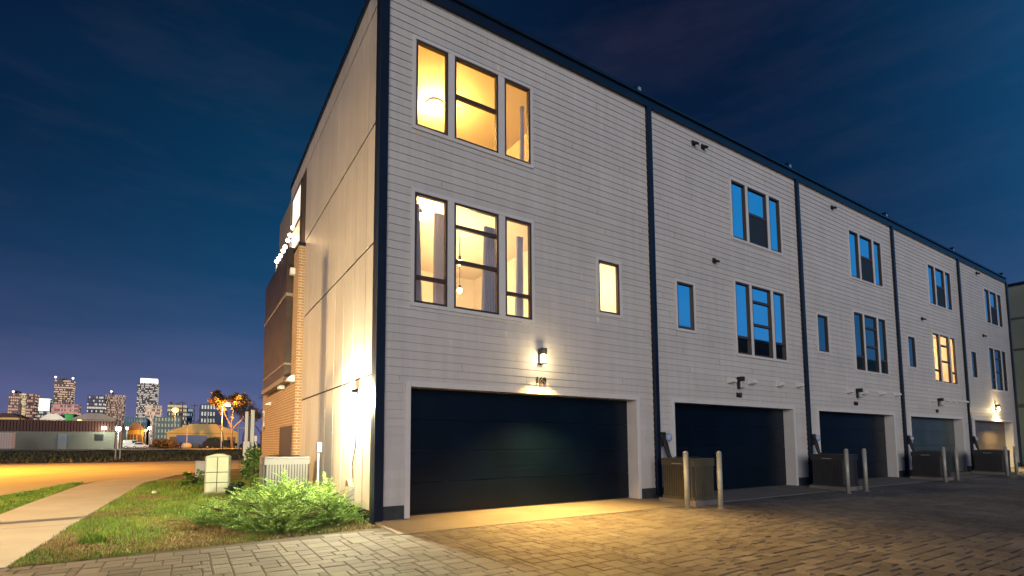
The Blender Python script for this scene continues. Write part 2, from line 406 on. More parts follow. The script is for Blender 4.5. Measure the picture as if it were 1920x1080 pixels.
def garage(parent, x0, x1, m=DOORM):
    b = MB(); w = .085
    b.box(x0-w, x0, -.034, .04, 0.0, GT+w); b.box(x1, x1+w, -.034, .04, 0.0, GT+w); b.box(x0, x1, -.034, .04, GT, GT+w)
    b.box(x0-.02, x0-.002, .04, .30, 0.0, GT+.02); b.box(x1+.002, x1+.02, .04, .30, .0, GT+.02); b.box(x0, x1, .04, .30, GT+.002, GT+.02)
    b.build('garage_casing', TRIM, parent, bevel=.003)
    d = MB(); n = 4
    for i in range(n):
        za = .012+(GT-.012)*i/n; zb = .012+(GT-.012)*(i+1)/n
        d.extrude([(.235, za+.004), (.235, zb-.004), (.240, zb-.002), (.28, zb-.002), (.28, za+.004)], 'x', x0+.003, x1-.003)
        k = 5
        for j in range(k):   # shallow plank lines pressed in each section
            zz = za+.05+(zb-za-.09)*j/(k-1); d.box(x0+.02, x1-.02, .2338, .2345, zz-.034, zz+.034)
    do = d.build('garage_door', m, parent)
    MB().box(x0+.02, x1-.02, .228, .25, .001, .010).build('bottom_seal', BLACK, do)
    return do
def vent_hood(parent, x, z, m=PIPEW, s=1.):
    b = MB(); prof = []
    for i in range(9):
        t = i/8*math.pi*.60; prof.append((-.02-.14*s*math.sin(t), z+.01*s+.085*s*math.cos(t)-.02))
    prof = [(-.018, z+.085*s)]+prof[1:]+[(-.11*s, z-.05*s), (-.018, z-.05*s)]
    b.extrude(prof, 'x', x-.075*s, x+.075*s); b.box(x-.082*s, x+.082*s, -.030, -.012, z-.065*s, z+.085*s)
    return b.build('vent_hood', m, parent, bevel=.022, smooth=False)
def sconce(parent, x, z, on=False, kind=0):
    b = MB(); b.box(x-.042, x+.042, -.045, -.015, z-.14, z+.14); b.box(x-.052, x+.052, -.165, -.045, z+.03, z+.14)
    b.box(x-.05, x+.05, -.16, -.045, z-.14, z-.128)
    o = b.build('wall_lamp', BLACK, parent, bevel=.004)
    g = MB(); g.tube([(x, -.105, z-.125), (x, -.105, z+.028)], .036, 12)
    g.build('lamp_glass', emit('sconce_glow', (1, .86, .55), 14.) if on else mat('frosted_glass', (.35, .37, .40), .35), o)
    return o
def townhouse(k, label):
    X0 = UW*k; t = thing('townhouse', label, 'townhouse', (X0, 0, 0), 0, 'row of townhouses')
    st = 'first' if k == 0 else 'rest'; tri = TRI[st]; sm = SMALL[st]; ga = GAR[st]; dz = {1: -.045, 2: 0, 3: .02, 4: .05}.get(k, 0)
    u0, u1, l0, l1, s0, s1 = U0+dz, U1+dz, L0+dz, L1+dz, S0+dz, S1+dz
    cw = .06
    holes = [(tri[0][0]-cw, tri[2][1]+cw, u0-cw, u1+cw), (tri[0][0]-cw, tri[2][1]+cw, l0-cw, l1+cw), (sm[0]-cw, sm[1]+cw, s0-cw, s1+cw), (ga[0]-.085, ga[1]+.085, -1, GT+.085)]
    lap_siding(.09 if k == 0 else .062, UW-.066, .20, HT, holes, t)
    # plinth
    pm = mat('dark_plinth', (.035, .04, .045), .8, var=.3, vscale=5, bump=.3)
    MB().box(.0, ga[0]-.085, -.012, .02, -.05, .198).build('plinth', pm, t); MB().box(ga[1]+.085, UW, -.012, .02, -.05, .198).build('plinth', pm, t)
    # shell: party walls, floors, roof, rear wall
    D = 10.5; s = MB(); R0 = .05
    s.box(0.02, .14, .03, D, -.1, HT); s.box(UW-.14, UW-.02, .03, D, -.1, HT)
    s.box(.14, UW-.14, D-.15, D, -.1, HT); s.box(.14, UW-.14, .03, D-.15, HT-.12, HT)
    for z in (2.42, 5.42): s.box(.14, UW-.14, .03, D-.15, z, z+.22)
    s.box(.14, UW-.14, .30, .42, -.1, 2.42)
    s.build('shell', SHELL, t)
    # roof edge
    c = MB(); xr = UW
    prof = [(-.075, HT), (-.075, HT+.12), (-.045, HT+.13), (-.045, HT+.20), (-.085, HT+.21), (-.085, HT+.27), (.30, HT+.28), (.30, HT-.1), (.02, HT-.1), (.02, HT)]
    c.extrude(prof, 'x', (-.07 if k == 0 else .0), xr-.002)
    c.build('roof_edge', NAVY, t)
    # downpipe and seam cover at the right hand boundary
    d = MB(); d.box(UW-.065, UW+.060, -.085, .03, .05, HT-.001); d.build('downpipe', NAVY, t, bevel=.012)
    if k == 0:
        d = MB(); d.box(-.055, .088, -.045, .02, -.06, HT-.001); d.box(-.057, .018, .02, .16, -.06, HT-.001); d.build('corner_post', NAVY, t, bevel=.006)
    lit_low = k in (0, 3); lit_up = k == 0
    trim_frame(tri[0][0], tri[2][1], u0, u1, cw, [(tri[0][1], tri[1][0]), (tri[1][1], tri[2][0])], t)
    trim_frame(tri[0][0], tri[2][1], l0, l1, cw, [(tri[0][1], tri[1][0]), (tri[1][1], tri[2][0])], t)
    trim_frame(sm[0], sm[1], s0, s1, cw, [], t)
    pu = GLASS if lit_up else GLASSD
    pl = GLASS if lit_low else (GLASSD if k == 1 else GLASST)
    mid = (u0+u1)/2+.04
    window(t, *tri[0], u0, u1, (), pu); window(t, *tri[1], u0, u1, (mid,), pu, screen=None if lit_up else (u0+.04, mid-.03)); window(t, *tri[2], u0, u1, (), pu)
    lb = l0+.42; up_ = l1-.40; mm = l0+.80
    window(t, *tri[0], l0, l1, (lb,), pl); window(t, *tri[1], l0, l1, (mm, up_), pl); window(t, *tri[2], l0, l1, (lb,), pl)
    window(t, *sm, s0, s1, (), GLASS if k == 0 else (GLASSD if k == 1 else GLASST))
    if k == 4: pass
    dm = DOORM
    if k == 3: dm = mat('garage_door_reflection_tint', (.040, .060, .060), .32, var=.3, vscale=1.2, bump=.1, bscale=25)  # same door, greenish reflection put into its colour
    if k == 4: dm = mat('garage_door_lamplit_tint', (.12, .095, .06), .35, var=.3, vscale=1.2, bump=.1, bscale=25)  # brown lamplight on the last door put into its base colour
    garage(t, *ga, dm)
    return t
labels = ['end townhouse with both rows of windows lit yellow and pale cladding on its side wall',
          'second townhouse of the row, blue dusk sky reflected in upper and lower windows',
          'middle townhouse of the row, dark teal lower windows between two dark downpipes',
          'fourth townhouse of the row with only its middle triple window lit yellow',
          'farthest townhouse of the row, lamp lit above a garage door coloured as lamplit']
TH = [townhouse(k, labels[k]) for k in range(5)]

# wall lamps, numbers, hoods, small spotlights
sconce(TH[0], 3.0, 2.68, True); sconce(TH[1], 8.93-UW, 2.56); sconce(TH[2], 14.9-2*UW, 2.60); sconce(TH[3], 21.10-3*UW, 2.58); sconce(TH[4], 27.31-4*UW, 2.58, True)
for k, x, z, tx in ((0, 3.0, 2.245, '160'), (1, 8.93, 2.26, '162'), (2, 14.77, 2.28, '164'), (3, 20.9, 2.24, '166')):
    text_mesh(tx, .155, .012, 'house_number', BLACK, TH[k], (x-UW*k, -.036, z), (math.pi/2, 0, 0))
for k, xs in ((1, ((8.60, 2.64), (9.43, 2.66), (10.65, 2.67), (11.57, 2.70))), (2, ((14.33, 2.68), (15.25, 2.68), (16.45, 2.72), (17.55, 2.74))),
              (3, ((20.45, 2.66), (21.9, 2.72), (22.55, 2.73), (23.2, 2.74), (23.75, 2.74)))):
    for x, z in xs: vent_hood(TH[k], x-UW*k, z-.05, s=1.05 if k < 3 else .8)
def spot(parent, x, z):
    b = MB(); b.box(x-.05, x+.05, -.05, -.014, z-.05, z+.06); b.tube([(x-.02, -.05, z), (x-.03, -.13, z-.04)], .028, 8); b.tube([(x+.03, -.05, z), (x+.05, -.13, z-.04)], .028, 8)
    b.build('security_lamp', BLACK, parent)
for k, x, z in ((1, 7.55, 8.15), (1, 7.90, 8.17), (1, 8.17, 5.43), (2, 14.01, 8.18), (3, 20.14, 5.55), (4, 26.44, 5.62), (4, 26.21, 8.30)): spot(TH[k], x-UW*k, z)
for k in range(5):   # small hooded roof vents by each parapet joint
    b = MB(); x = UW-.22
    b.extrude([(x-.13, HT+.27), (x-.13, HT+.40), (x-.03, HT+.50), (x+.14, HT+.50), (x+.14, HT+.27)], 'y', -.02, .16)
    o = b.build('roof_vent', NAVY, TH[k], bevel=.01)
    MB().extrude([(x-.07, HT+.33), (x-.05, HT+.41), (x+.03, HT+.41), (x+.03, HT+.33)], 'y', -.028, -.019).build('vent_opening', mat('galvanised', (.45, .46, .5), .4, metal=.6), o)

# service lines beside every downpipe
for k in range(4):
    x = UW
    b = MB(); pts = [(x+.03, -.12, 1.28), (x+.10, -.13, 1.15), (x+.14, -.15, .95), (x+.22, -.24, .62), (x+.36, -.32, .42)]
    b.tube(pts, .035, 8); b.tube([(p[0]+.07, p[1]-.02, p[2]-.05) for p in pts], .018, 6)
    b.box(x+.03, x+.17, -.12, -.02, 1.05, 1.35)
    b.build('service_line', BLACK, TH[k], bevel=.004)
    b = MB(); b.ball((x+.26, -.10, 1.24), .085, 8, 1.1); b.build('meter_dome', mat('blue_white_glass', (.30, .36, .55), .25), TH[k], smooth=True)

# the lit rooms -------------------------------------------------------
def room(parent, x0, x1, z0, z1, depth, m):
    b = MB(); y0 = .062
    P = lambda *a: b.poly(a)
    P((x0, y0, z0), (x1, y0, z0), (x1, depth, z0), (x0, depth, z0)); P((x0, y0, z1), (x0, depth, z1), (x1, depth, z1), (x1, y0, z1))
    P((x0, y0, z0), (x0, depth, z0), (x0, depth, z1), (x0, y0, z1)); P((x1, y0, z0), (x1, y0, z1), (x1, depth, z1), (x1, depth, z0))
    P((x0, depth, z0), (x1, depth, z0), (x1, depth, z1), (x0, depth, z1))
    return b.build('room', m, parent)
WARM = (1.0, .68, .24)
room(TH[0], .16, 3.9, 5.66, 8.10, 4.0, mat('golden_room_paint', (.86, .74, .45), .8)); room(TH[0], .16, 3.9, 2.66, 5.38, 4.0, ROOMW); room(TH[0], 3.95, 5.8, 2.66, 5.38, 2.6, ROOMW)
room(TH[3], 2.2, 5.8, 2.66, 5.38, 3.6, ROOMW)
room(TH[4], 2.2, 5.8, 2.66, 5.38, 3.6, mat('dim_room_paint', (.4, .3, .22), .8))
p = at(815, 200, Z=8.02)
t = thing('ceiling_light', 'round flush ceiling lamp glowing in the top floor room of the end house', 'ceiling lamp', (p.x, min(p.y, 3.6), 8.09))
MB().lathe(0, 0, [(.17, -.03), (.18, .0)], 24).build('base', PIPEW, t)
MB().lathe(0, 0, [(.03, -.12), (.10, -.105), (.15, -.07), (.165, -.031)], 24).build('diffuser', emit('ceiling_glow', (1, .85, .5), 10.), t, smooth=True)
lamp('ceiling_bulb', 'POINT', (0, 0, -.30), 235, (1, .60, .17), t, .12)
def bulb_lamp(px, py, Y, label, e, drop):
    p = at(px, py, Y=Y); t = thing('pendant_lamp', label, 'pendant lamp', (p.x, p.y, p.z))
    MB().ball((0, 0, 0), .055, 10).build('bulb', emit('bulb_glow', (1, .88, .6), 30.), t, smooth=True)
    MB().tube([(0, 0, .05), (0, 0, drop-p.z)], .008, 6).build('cord', BLACK, t)
    MB().lathe(0, 0, [(.03, .05), (.028, .12), (.012, .13)], 10).build('socket', BLACK, t)
    if e: lamp('pendant_bulb', 'POINT', (0, 0, -.10), e, (1, .74, .36), t, .1)
bulb_lamp(789, 405, .9, 'bare glowing bulb behind the upper corner of the left pane of the end house', 90, 5.37)
bulb_lamp(862, 492, 1.3, 'bare glowing bulb behind the middle pane bar of the end house', 120, 5.37)
bulb_lamp(862, 545, 2.4, 'faint glowing bulb low behind the middle window of the end house', 75, 5.37)
lamp('room_light', 'POINT', (4.9, 1.2, 4.7), 85, (1, .76, .42), None, .12)
t = thing('ceiling_light', 'ceiling lamp in the lit middle floor room of the fourth townhouse', 'ceiling lamp', (3*UW+4.0, 1.6, 5.37))
MB().lathe(0, 0, [(.03, -.12), (.10, -.105), (.15, -.07), (.165, -.0)], 16).build('diffuser', emit('ceiling_glow', (1, .85, .5), 10.), t, smooth=True)
lamp('ceiling_bulb', 'POINT', (0, 0, -.30), 190, (1, .72, .32), t, .12)
t = thing('ceiling_light', 'dim lamp in the middle floor room of the farthest townhouse', 'ceiling lamp', (4*UW+4.0, 2.6, 5.37))
MB().lathe(0, 0, [(.03, -.12), (.10, -.105), (.15, -.07), (.165, -.0)], 16).build('diffuser', emit('dim_glow', (1, .7, .4), 1.), t, smooth=True)
lamp('dim_bulb', 'POINT', (0, 0, -.30), 6, (1, .72, .46), t, .12)

def curtain(x0, x1, y, z0, z1, label, m, flare=.25, lean=0.):
    b = MB(); n = 36; rows = 14
    for r in range(rows+1):
        f = r/rows; z = z1+(z0-z1)*f; w = (x1-x0)*(1+flare*f*f)/2; c = (x0+x1)/2+lean*f
        for i in range(n+1):
            u = i/n; ph = u*math.pi*2*5+.6*math.sin(f*3)
            b.v.append((c+w*(2*u-1)+.006*math.cos(ph), y+.03*math.sin(ph)*(1+.3*f), z))
    for r in range(rows):
        for i in range(n):
            a = r*(n+1)+i; b.f.append((a, a+1, a+n+2, a+n+1))
    o = b.build('curtain', m, smooth=True); md = o.modifiers.new('cloth', 'SOLIDIFY'); md.thickness = .004
    return tag(o, label, 'curtain', 'curtains in the end townhouse')
def cloth_mat(name, col):
    m = mat(name, col, .9, var=.1, vscale=6); n = m.node_tree.nodes; l = m.node_tree.links; b = n['Principled BSDF']
    tr = n.new('ShaderNodeBsdfTranslucent'); tr.inputs[0].default_value = (*col, 1); mx = n.new('ShaderNodeMixShader'); mx.inputs[0].default_value = .7
    l.new(b.outputs[0], mx.inputs[1]); l.new(tr.outputs[0], mx.inputs[2]); l.new(mx.outputs[0], n['Material Output'].inputs[0]); return m
CURT = cloth_mat('blue_grey_curtain', (.50, .50, .60)); CURP = cloth_mat('pale_curtain', (.80, .76, .78))
curtain(.63, .72, .22, 2.8, 5.05, 'pale curtain edge at the far left of the lower lit windows', CURP, .6, .06)
curtain(1.0, 1.18, .22, 2.8, 4.98, 'grey curtain hanging at the right of the lower left lit pane', CURP, .1)
curtain(1.98, 2.23, .24, 2.8, 4.98, 'blue grey pleated curtain in the lower middle window', CURT, .25, -.04)
curtain(2.66, 2.78, .20, 2.8, 4.92, 'narrow grey curtain in the lower right lit pane', CURP, .6, -.03)
curtain(2.77, 2.82, .20, 5.7, 7.48, 'thin grey curtain in the upper right lit window', CURP, .8, -.03)

# sconce light: bulbs glow all round, most of it thrown down out of the open bottom
lamp('sconce_glow', 'POINT', (3.0, -.30, 2.60), 15, (1, .76, .38), None, .06)
lamp('sconce_down', 'SPOT', (3.0, -.24, 2.50), 2800, (1, .56, .13), None, .07, spot=118, aim=(-.05, -.42, -1), blend=1.0)
lamp('sconce_glow', 'POINT', (27.31, -.32, 2.52), 40, (1, .74, .34), None, .06)
lamp('sconce_down', 'SPOT', (27.31, -.26, 2.44), 600, (1, .70, .28), None, .07, spot=150, aim=(0, -.2, -1), blend=1.0)

# ------------------------------------------------------------------ side wall of the end house (panels on dark backing)
sw = MB(); ys = [.16]; y = .62
while y < 8.0: ys.append(y); y += .645
ys.append(8.05)
zs = [.12, 2.18, 4.25, 6.22, 8.22, HT+.16]
g = .011
WIN = (6.42, 7.85, 6.24, 8.20)
for i in range(len(ys)-1):
    for j in range(len(zs)-1):
        y0, y1, z0, z1 = ys[i], ys[i+1], zs[j], zs[j+1]
        if j <= 2 and y0 > 5.75: continue
        if j == 3 and y1 > 6.4: 
            continue
        sw.box(-.030, -.012, y0+g, min(y1-g, 8.05), z0+g*(2.2 if j else .2), z1-g*1.2)
sw.box(-.030, -.012, 7.87, 8.05, 6.24, 8.20)
sw.build('side_cladding', PANELM, TH[0], bevel=.002)
b = MB(); b.box(-.011, .018, .03, 8.05, -.06, HT+.16); b.build('side_backing', GROOVE, TH[0])
# lean cap along the side roof edge
MB().box(-.055, .10, .30, 8.10, HT+.16, HT+.283).build('side_roof_edge', NAVY, TH[0])
# tall corner window on the side wall; glowing panes imitate reflected string lights
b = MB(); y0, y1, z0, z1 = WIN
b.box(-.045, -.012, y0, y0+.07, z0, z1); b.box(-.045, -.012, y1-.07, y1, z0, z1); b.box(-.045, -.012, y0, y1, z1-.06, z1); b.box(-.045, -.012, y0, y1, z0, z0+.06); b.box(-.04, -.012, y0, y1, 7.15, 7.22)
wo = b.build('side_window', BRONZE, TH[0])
MB().box(-.02, -.014, y0+.07, y1-.07, 7.22, z1-.06).build('upper_pane', emit('reflected_glow_white', (1, .93, .78), 1.1), wo)
MB().box(-.02, -.014, y0+.07, y1-.07, z0+.06, 7.15).build('lower_pane', emit('reflected_glow_amber', (1, .55, .16), .42), wo)
# floodlight on the side wall, its cable and the outlet box under it
FL = (-.17, .95, 1.95)
t = thing('floodlight', 'small bright floodlight on the pale side wall above the juniper', 'floodlight', (-.03, FL[1], FL[2]))
MB().box(-.035, 0, -.05, .05, -.05, .07).build('bracket', BLACK, t, bevel=.004)
MB().box(-.12, -.035, -.07, .07, -.0, .06).build('housing', BLACK, t, bevel=.008)
MB().box(-.112, -.045, -.06, .06, -.012, -.001).build('lens', emit('flood_glow', (1, .97, .86), 60.), t)
lamp('flood_bulb', 'POINT', (FL[0], FL[1], FL[2]-.06), 1250, (1, .89, .54), None, .05)
t = thing('outlet_box', 'pale outdoor outlet box with brown lid low on the side wall', 'outlet box', (-.03, 1.12, .40))
MB().box(-.09, 0, -.09, .09, -.25, .02).build('box_body', PIPEW, t, bevel=.006)
MB().extrude([(-.10, .022), (.10, .022), (.07, .14), (-.03, .12)], 'x', -.10, 0).build('box_lid', mat('brown_plastic', (.16, .10, .07), .6), t, bevel=.005)
tag(MB().tube([(-.05, 1.05, .56), (-.055, 1.10, .75), (-.045, .95, 1.1), (-.05, .93, 1.5), (-.045, 1.0, 1.87)], .008, 6).build('power_cable', BLACK), 'thin dark cable hanging from the floodlight to the outlet box', 'cable')
t = thing('junction_box', 'small white box with conduit on the brown part of the side wall', 'junction box', (-.03, 3.46, 1.05))
MB().box(-.09, 0, -.07, .07, -.10, .10).build('box_body', PIPEW, t, bevel=.006); MB().tube([(-.05, 0, -.10), (-.05, 0, -.95)], .02, 8).build('conduit', PIPEW, t)

# ------------------------------------------------------------------ brick wing behind
BR = brick_mat('brick', (.36, .20, .09), (.28, .15, .065), (.42, .36, .27), .21, .072)
wing = thing('brick_wing', 'brown brick house wing with dark panelled bay behind the pale side wall', 'brick house', (0, 0, 0))
MB().box(-.18, 3.0, 5.68, 11.75, -.1, 6.08).build('wall', BR, wing)
MB().box(-.21, 3.0, 5.64, 11.8, 6.081, 6.16).build('parapet_cap', NAVY, wing)
BAY = mat('bay_panel', (.045, .032, .025), .45, var=.3, vscale=2, metal=.2, island=.1)
b = MB(); yb = 6.35
while yb < 10.55:
    b.box(-.345, -.181, yb+.006, min(yb+.42, 10.55)-.006, 2.83, 4.93); b.box(-.345, -.181, yb+.006, min(yb+.42, 10.55)-.006, 5.02, 6.24); yb += .42
b.build('bay', BAY, wing)
b = MB(); b.box(-.375, -.181, 6.33, 10.57, 2.70, 2.828); b.box(-.36, -.181, 6.33, 10.57, 4.932, 5.018); b.box(-.355, -.181, 6.33, 10.57, 3.14, 3.19); b.build('bay_band', mat('bay_trim', (.22, .17, .13), .5), wing)
MB().box(-.215, -.1805, 7.75, 7.95, .0, .1).build('step', CONC, wing)
MB().box(-.205, -.1805, 5.95, 7.75, .05, 1.58).build('louvre_door', mat('dark_louvre', (.05, .035, .04), .6), wing, bevel=.004)
def side_hood(y, z, s=1.):
    b = MB(); pr_ = [(-.181, z+.10*s), (-.26, z+.09*s), (-.33, z+.03*s), (-.36, z-.06*s), (-.30, z-.07*s), (-.181, z-.07*s)]
    b.extrude(pr_, 'y', y-.12*s, y+.12*s)
    for i, v in enumerate(b.v): pass
    b.build('vent_hood', PIPEW, wing, bevel=.01)
side_hood(5.9, 2.72, 1.0); side_hood(7.34, 2.66, .9); side_hood(9.78, 2.36, .6)
MB().box(-.30, -.181, 6.1, 6.25, 5.45, 5.62).build('security_camera', PIPEW, wing, bevel=.01)
MB().tube([(-.22, 11.3, 2.2), (-.22, 11.0, 2.2), (-.22, 10.95, 1.7), (-.22, 11.2, 1.6)], .03, 8).build('conduit', PIPEW, wing)

# string lights
p0 = at(519, 487, X=-.33); p1 = at(549, 424, X=-.05); n = 8
t = thing('light_string', 'string of glowing bulbs over the roof deck beside the side wall', 'string lights', (0, 0, 0))
pts = [p0.lerp(p1, i/24)-Vector((0, 0, .10*math.sin(math.pi*i/24))) for i in range(25)]
MB().tube(pts, .01, 5).build('wire', BLACK, t)
BG = emit('string_bulb_glow', (1, .80, .58), 22.)
for i in range(n):
    q = pts[int(i*24/(n-1))]
    MB().ball((q.x, q.y, q.z-.05), .055, 8).build('bulb', BG, t, smooth=True)
MB().tube([(p0.x, p0.y, 6.16), (p0.x, p0.y, p0.z+.02)], .02, 6).build('post', PIPEW, t)
lamp('string_light', 'POINT', (-.45, 7.7, 7.0), 9, (1, .62, .3), None, .2)
lamp('string_light', 'POINT', (-.35, 6.9, 6.7), 6, (1, .62, .3), None, .2)

# ------------------------------------------------------------------ air conditioners
def condenser(label, loc, w, d, h, m, rz=0, badge=True, group=None, light=False):
    t = thing('air_conditioner', label, 'air conditioner', loc, rz, group)
    b = MB(); b.box(-w/2, w/2, -d/2, d/2, .05, h-.05)
    c = b.build('cabinet', mat('condenser_core', (.035, .035, .035), .7), t, bevel=.03)
    lv = MB(); n = int(w/.052)
    for i in range(n):
        x = -w/2+.05+(w-.1)*i/(n-1)
        lv.box(x-.017, x+.017, -d/2-.012, -d/2-.001, .10, h-.16)
    n = int(d/.052)
    for i in range(n):
        y = -d/2+.05+(d-.1)*i/(n-1)
        lv.box(-w/2-.012, -w/2-.001, y-.017, y+.017, .10, h-.16)
    lv.box(-w/2-.010, w/2+.010, -d/2-.010, d/2+.010, h-.16, h-.05); lv.box(-w/2-.010, w/2+.010, -d/2-.010, d/2+.010, .05, .10)
    lv.build('louvre', m, t)
    tp = MB(); tp.box(-w/2-.015, w/2+.015, -d/2-.015, d/2+.015, h-.049, h-.012); tp.build('top_cover', m, t, bevel=.01)
    gr = MB()
    for i in range(1, 7):
        r = min(w, d)*.065*i; gr.tube([(r*math.cos(a*math.pi/12), r*math.sin(a*math.pi/12), h+.008) for a in range(25)], .005, 4, cap=False)
    for a in range(8): gr.tube([(0, 0, h+.012), (min(w, d)*.42*math.cos(a*math.pi/4), min(w, d)*.42*math.sin(a*math.pi/4), h+.004)], .005, 4)
    gr.build('fan_grille', BLACK, t)
    MB().box(-w/2-.06, w/2+.06, -d/2-.06, d/2+.06, -.055, .048).build('base_pad', CONC, t, bevel=.01)
    if badge: MB().box(-w/2-.017, -w/2-.0125, -.10, .12, h-.125, h-.105).build('badge', mat('silver_badge', (.6, .55, .45), .3, metal=.6), t)
    return t
AG = 'air conditioners between the garages'
condenser('brown-lit air conditioner beside the lit driveway, nearest bollards in front', (6.03, -.74, 0), .60, .72, .84, ACM, 0, True, AG)
ACD = mat('condenser_dark_paint', (.055, .055, .06), .5, var=.12, vscale=4, metal=.3)
condenser('black air conditioner between the second and third garage doors', (11.60, -.80, 0), .66, .74, .84, ACD, 0, True, AG)
condenser('black air conditioner between the third and fourth garage doors', (17.65, -.78, 0), .66, .74, .84, ACD, 0, True, AG)
condenser('black air conditioner left of the farthest lit garage door', (22.95, -.85, 0), .70, .80, .84, ACD, 0, True, AG)
condenser('pale grey air conditioner by the side wall behind the juniper', (-.70, 3.65, -.02), .82, .72, .90, mat('condenser_light_paint', (.17, .17, .175), .5, var=.08, metal=.2), 0, False)

# ------------------------------------------------------------------ bollards
BO = 'steel bollards guarding the air conditioners'
bl = [(5.36, -1.22, 'nearest pale steel bollard in front of the brown-lit air conditioner'), (5.85, -1.55, 'pale steel bollard standing alone right of the nearest air conditioner'),
      (10.78, -1.44, 'grey bollard in front of the black air conditioner at the second garage'), (11.67, -1.44, 'grey bollard standing before the third garage door'),
      (16.77, -1.38, 'dark bollard beside the air conditioner left of the fourth garage'), (18.0, -1.30, 'dark bollard standing before the fourth garage door'),
      (21.85, -1.50, 'dark bollard beside the air conditioner left of the farthest garage'), (22.87, -1.50, 'dark bollard before the right edge of the farthest lit garage door')]
b0 = None
for x, y, lab in bl:
    if b0 is None:
        b0 = thing('bollard', lab, 'bollard', (x, y, -.05), 0, BO)
        MB().lathe(0, 0, [(.044, 0), (.044, .98)], 20).build('post', STEELP, b0, smooth=False)
        MB().lathe(0, 0, [(.0455, .9801), (.044, 1.0), (.034, 1.018), (.016, 1.028), (.002, 1.03)], 20).build('cap', STEELP, b0, smooth=True)
        MB().lathe(0, 0, [(.065, -.01), (.060, .012), (.0452, .016)], 20).build('base_collar', CONC, b0)
    else:
        c = copy_tree(b0); c.location = (x, y, -.05); c['label'] = lab
for o in bpy.data.objects:
    if o.name.startswith('post') and o.parent and o.parent.name.startswith('bollard'):
        for p_ in o.data.polygons: p_.use_smooth = len(p_.vertices) == 4

# ------------------------------------------------------------------ utility cabinet and things on the lawn
GRN = mat('pale_green_cabinet', (.42, .50, .38), .55, var=.06, vscale=4)
t = thing('utility_cabinet', 'tall pale green utility cabinet with brown side standing on the lawn', 'utility cabinet', (-1.74, 6.42, -.05), rad(-10))
b = MB(); b.extrude([(-.25, .0), (.25, .0), (.25, .88), (.12, .925), (-.05, .935), (-.25, .88)], 'y', -.16, .16); b.build('cabinet_body', GRN, t, bevel=.008)
b = MB(); [b.box(a, c, -.170, -.161, z0, z1) for a, c in ((-.232, -.008), (.008, .232)) for z0, z1 in ((.05, .26), (.276, .50), (.516, .86))]; b.build('door_panel', GRN, t, bevel=.003)
MB().box(-.24, .24, -.1605, -.1601, .04, .87).build('door_gap', mat('seam_dark', (.05, .06, .05), .9), t)
MB().box(-.262, -.251, -.15, .15, .02, .86).build('side_panel', mat('brown_side', (.20, .13, .10), .7), t)
MB().box(-.30, .30, -.21, .21, -.02, .03).build('base', CONC, t)
t = thing('junction_pedestal', 'small grey utility pedestal behind the pale green cabinet', 'utility pedestal', (-2.02, 10.2, -.05))
MB().box(-.13, .13, -.12, .12, 0, .62).build('pedestal_body', mat('grey_paint', (.30, .32, .34), .6), t, bevel=.01); MB().box(-.14, .14, -.13, .13, .621, .66).build('cap', mat('grey_paint', (.3, .3, .3)), t, bevel=.01)
t = thing('meter_rack', 'pair of tall grey posts with meter boxes rising behind the leafy shrub', 'meter rack', (-.52, 12.2, -.05))
GP = mat('grey_galvanised', (.42, .45, .46), .5, metal=.3)
MB().box(-.155, -.06, -.05, .05, 0, 2.30).build('post', GP, t, bevel=.008); MB().box(.02, .14, -.05, .05, 0, 2.36).build('post', GP, t, bevel=.008)
MB().box(-.06, .02, -.03, .03, .3, 2.1).build('back_plate', mat('dark_plate', (.05, .06, .06), .6), t)
MB().box(-.20, .0, -.14, -.051, .75, 1.25).build('meter_box', GP, t, bevel=.01); MB().tube([(.22, -.02, 0), (.24, -.02, 1.1), (.16, 0, 1.3)], .02, 6).build('conduit', PIPEW, t)
MB().box(.15, .24, -.06, .04, 1.25, 1.45).build('lamp_box', PIPEW, t, bevel=.01)

# ------------------------------------------------------------------ planting
def blades(name, region, n, h, m, seed, dens=None, wid=.004, kind='stuff'):
    rnd = random.Random(seed); vs = []; fs = []; c = 0; tries = 0
    while c < n and tries < n*8:
        tries += 1
        x, y = region(rnd)
        if x is None: continue
        d = dens(x, y) if dens else 1
        if rnd.random() > d: continue
        a = rnd.uniform(0, 6.283); hh = h*rnd.uniform(.4, 1.2)*(.5+.6*d); w = wid*rnd.uniform(.7, 1.6); lean = rnd.uniform(.1, .8)*hh; la = rnd.uniform(0, 6.283)
        dx, dy = math.cos(a)*w, math.sin(a)*w; lx, ly = math.cos(la)*lean, math.sin(la)*lean; o = len(vs); z = -.056
        vs += [(x-dx, y-dy, z), (x+dx, y+dy, z), (x+lx*.4+dx*.7, y+ly*.4+dy*.7, z+hh*.6), (x+lx*.4-dx*.7, y+ly*.4-dy*.7, z+hh*.6), (x+lx, y+ly, z+hh)]
        fs += [(o, o+1, o+2, o+3), (o+3, o+2, o+4)]; c += 1
    me = bpy.data.meshes.new(name); me.from_pydata(vs, [], fs); me.materials.append(m)
    o = bpy.data.objects.new(name, me); COL.objects.link(o); return tag(o, kind=kind) if kind else o
def inside(pt, poly):
    x, y = pt; r = False; j = len(poly)-1
    for i in range(len(poly)):
        if (poly[i][1] > y) != (poly[j][1] > y) and x < (poly[j][0]-poly[i][0])*(y-poly[i][1])/(poly[j][1]-poly[i][1])+poly[i][0]: r = not r
        j = i
    return r
from mathutils import noise
def green(x, y): return max(0, min(1, .53+1.3*noise.noise(Vector((x*1.1, y*.75, 3)))+(y-.9)*.12))
def reg_lawn(r):
    x = r.uniform(-3.9, .0); y = -.66+12.5*r.random()**1.9
    return (x, y) if inside((x, y), lawn_pts) else (None, None)
def reg_verge(r):
    x = r.uniform(-6.2, -5.05); y = r.uniform(2, 12.5)
    return (x, y) if x > -6.05+.0+max(0, (y-8))*.16 else (None, None)
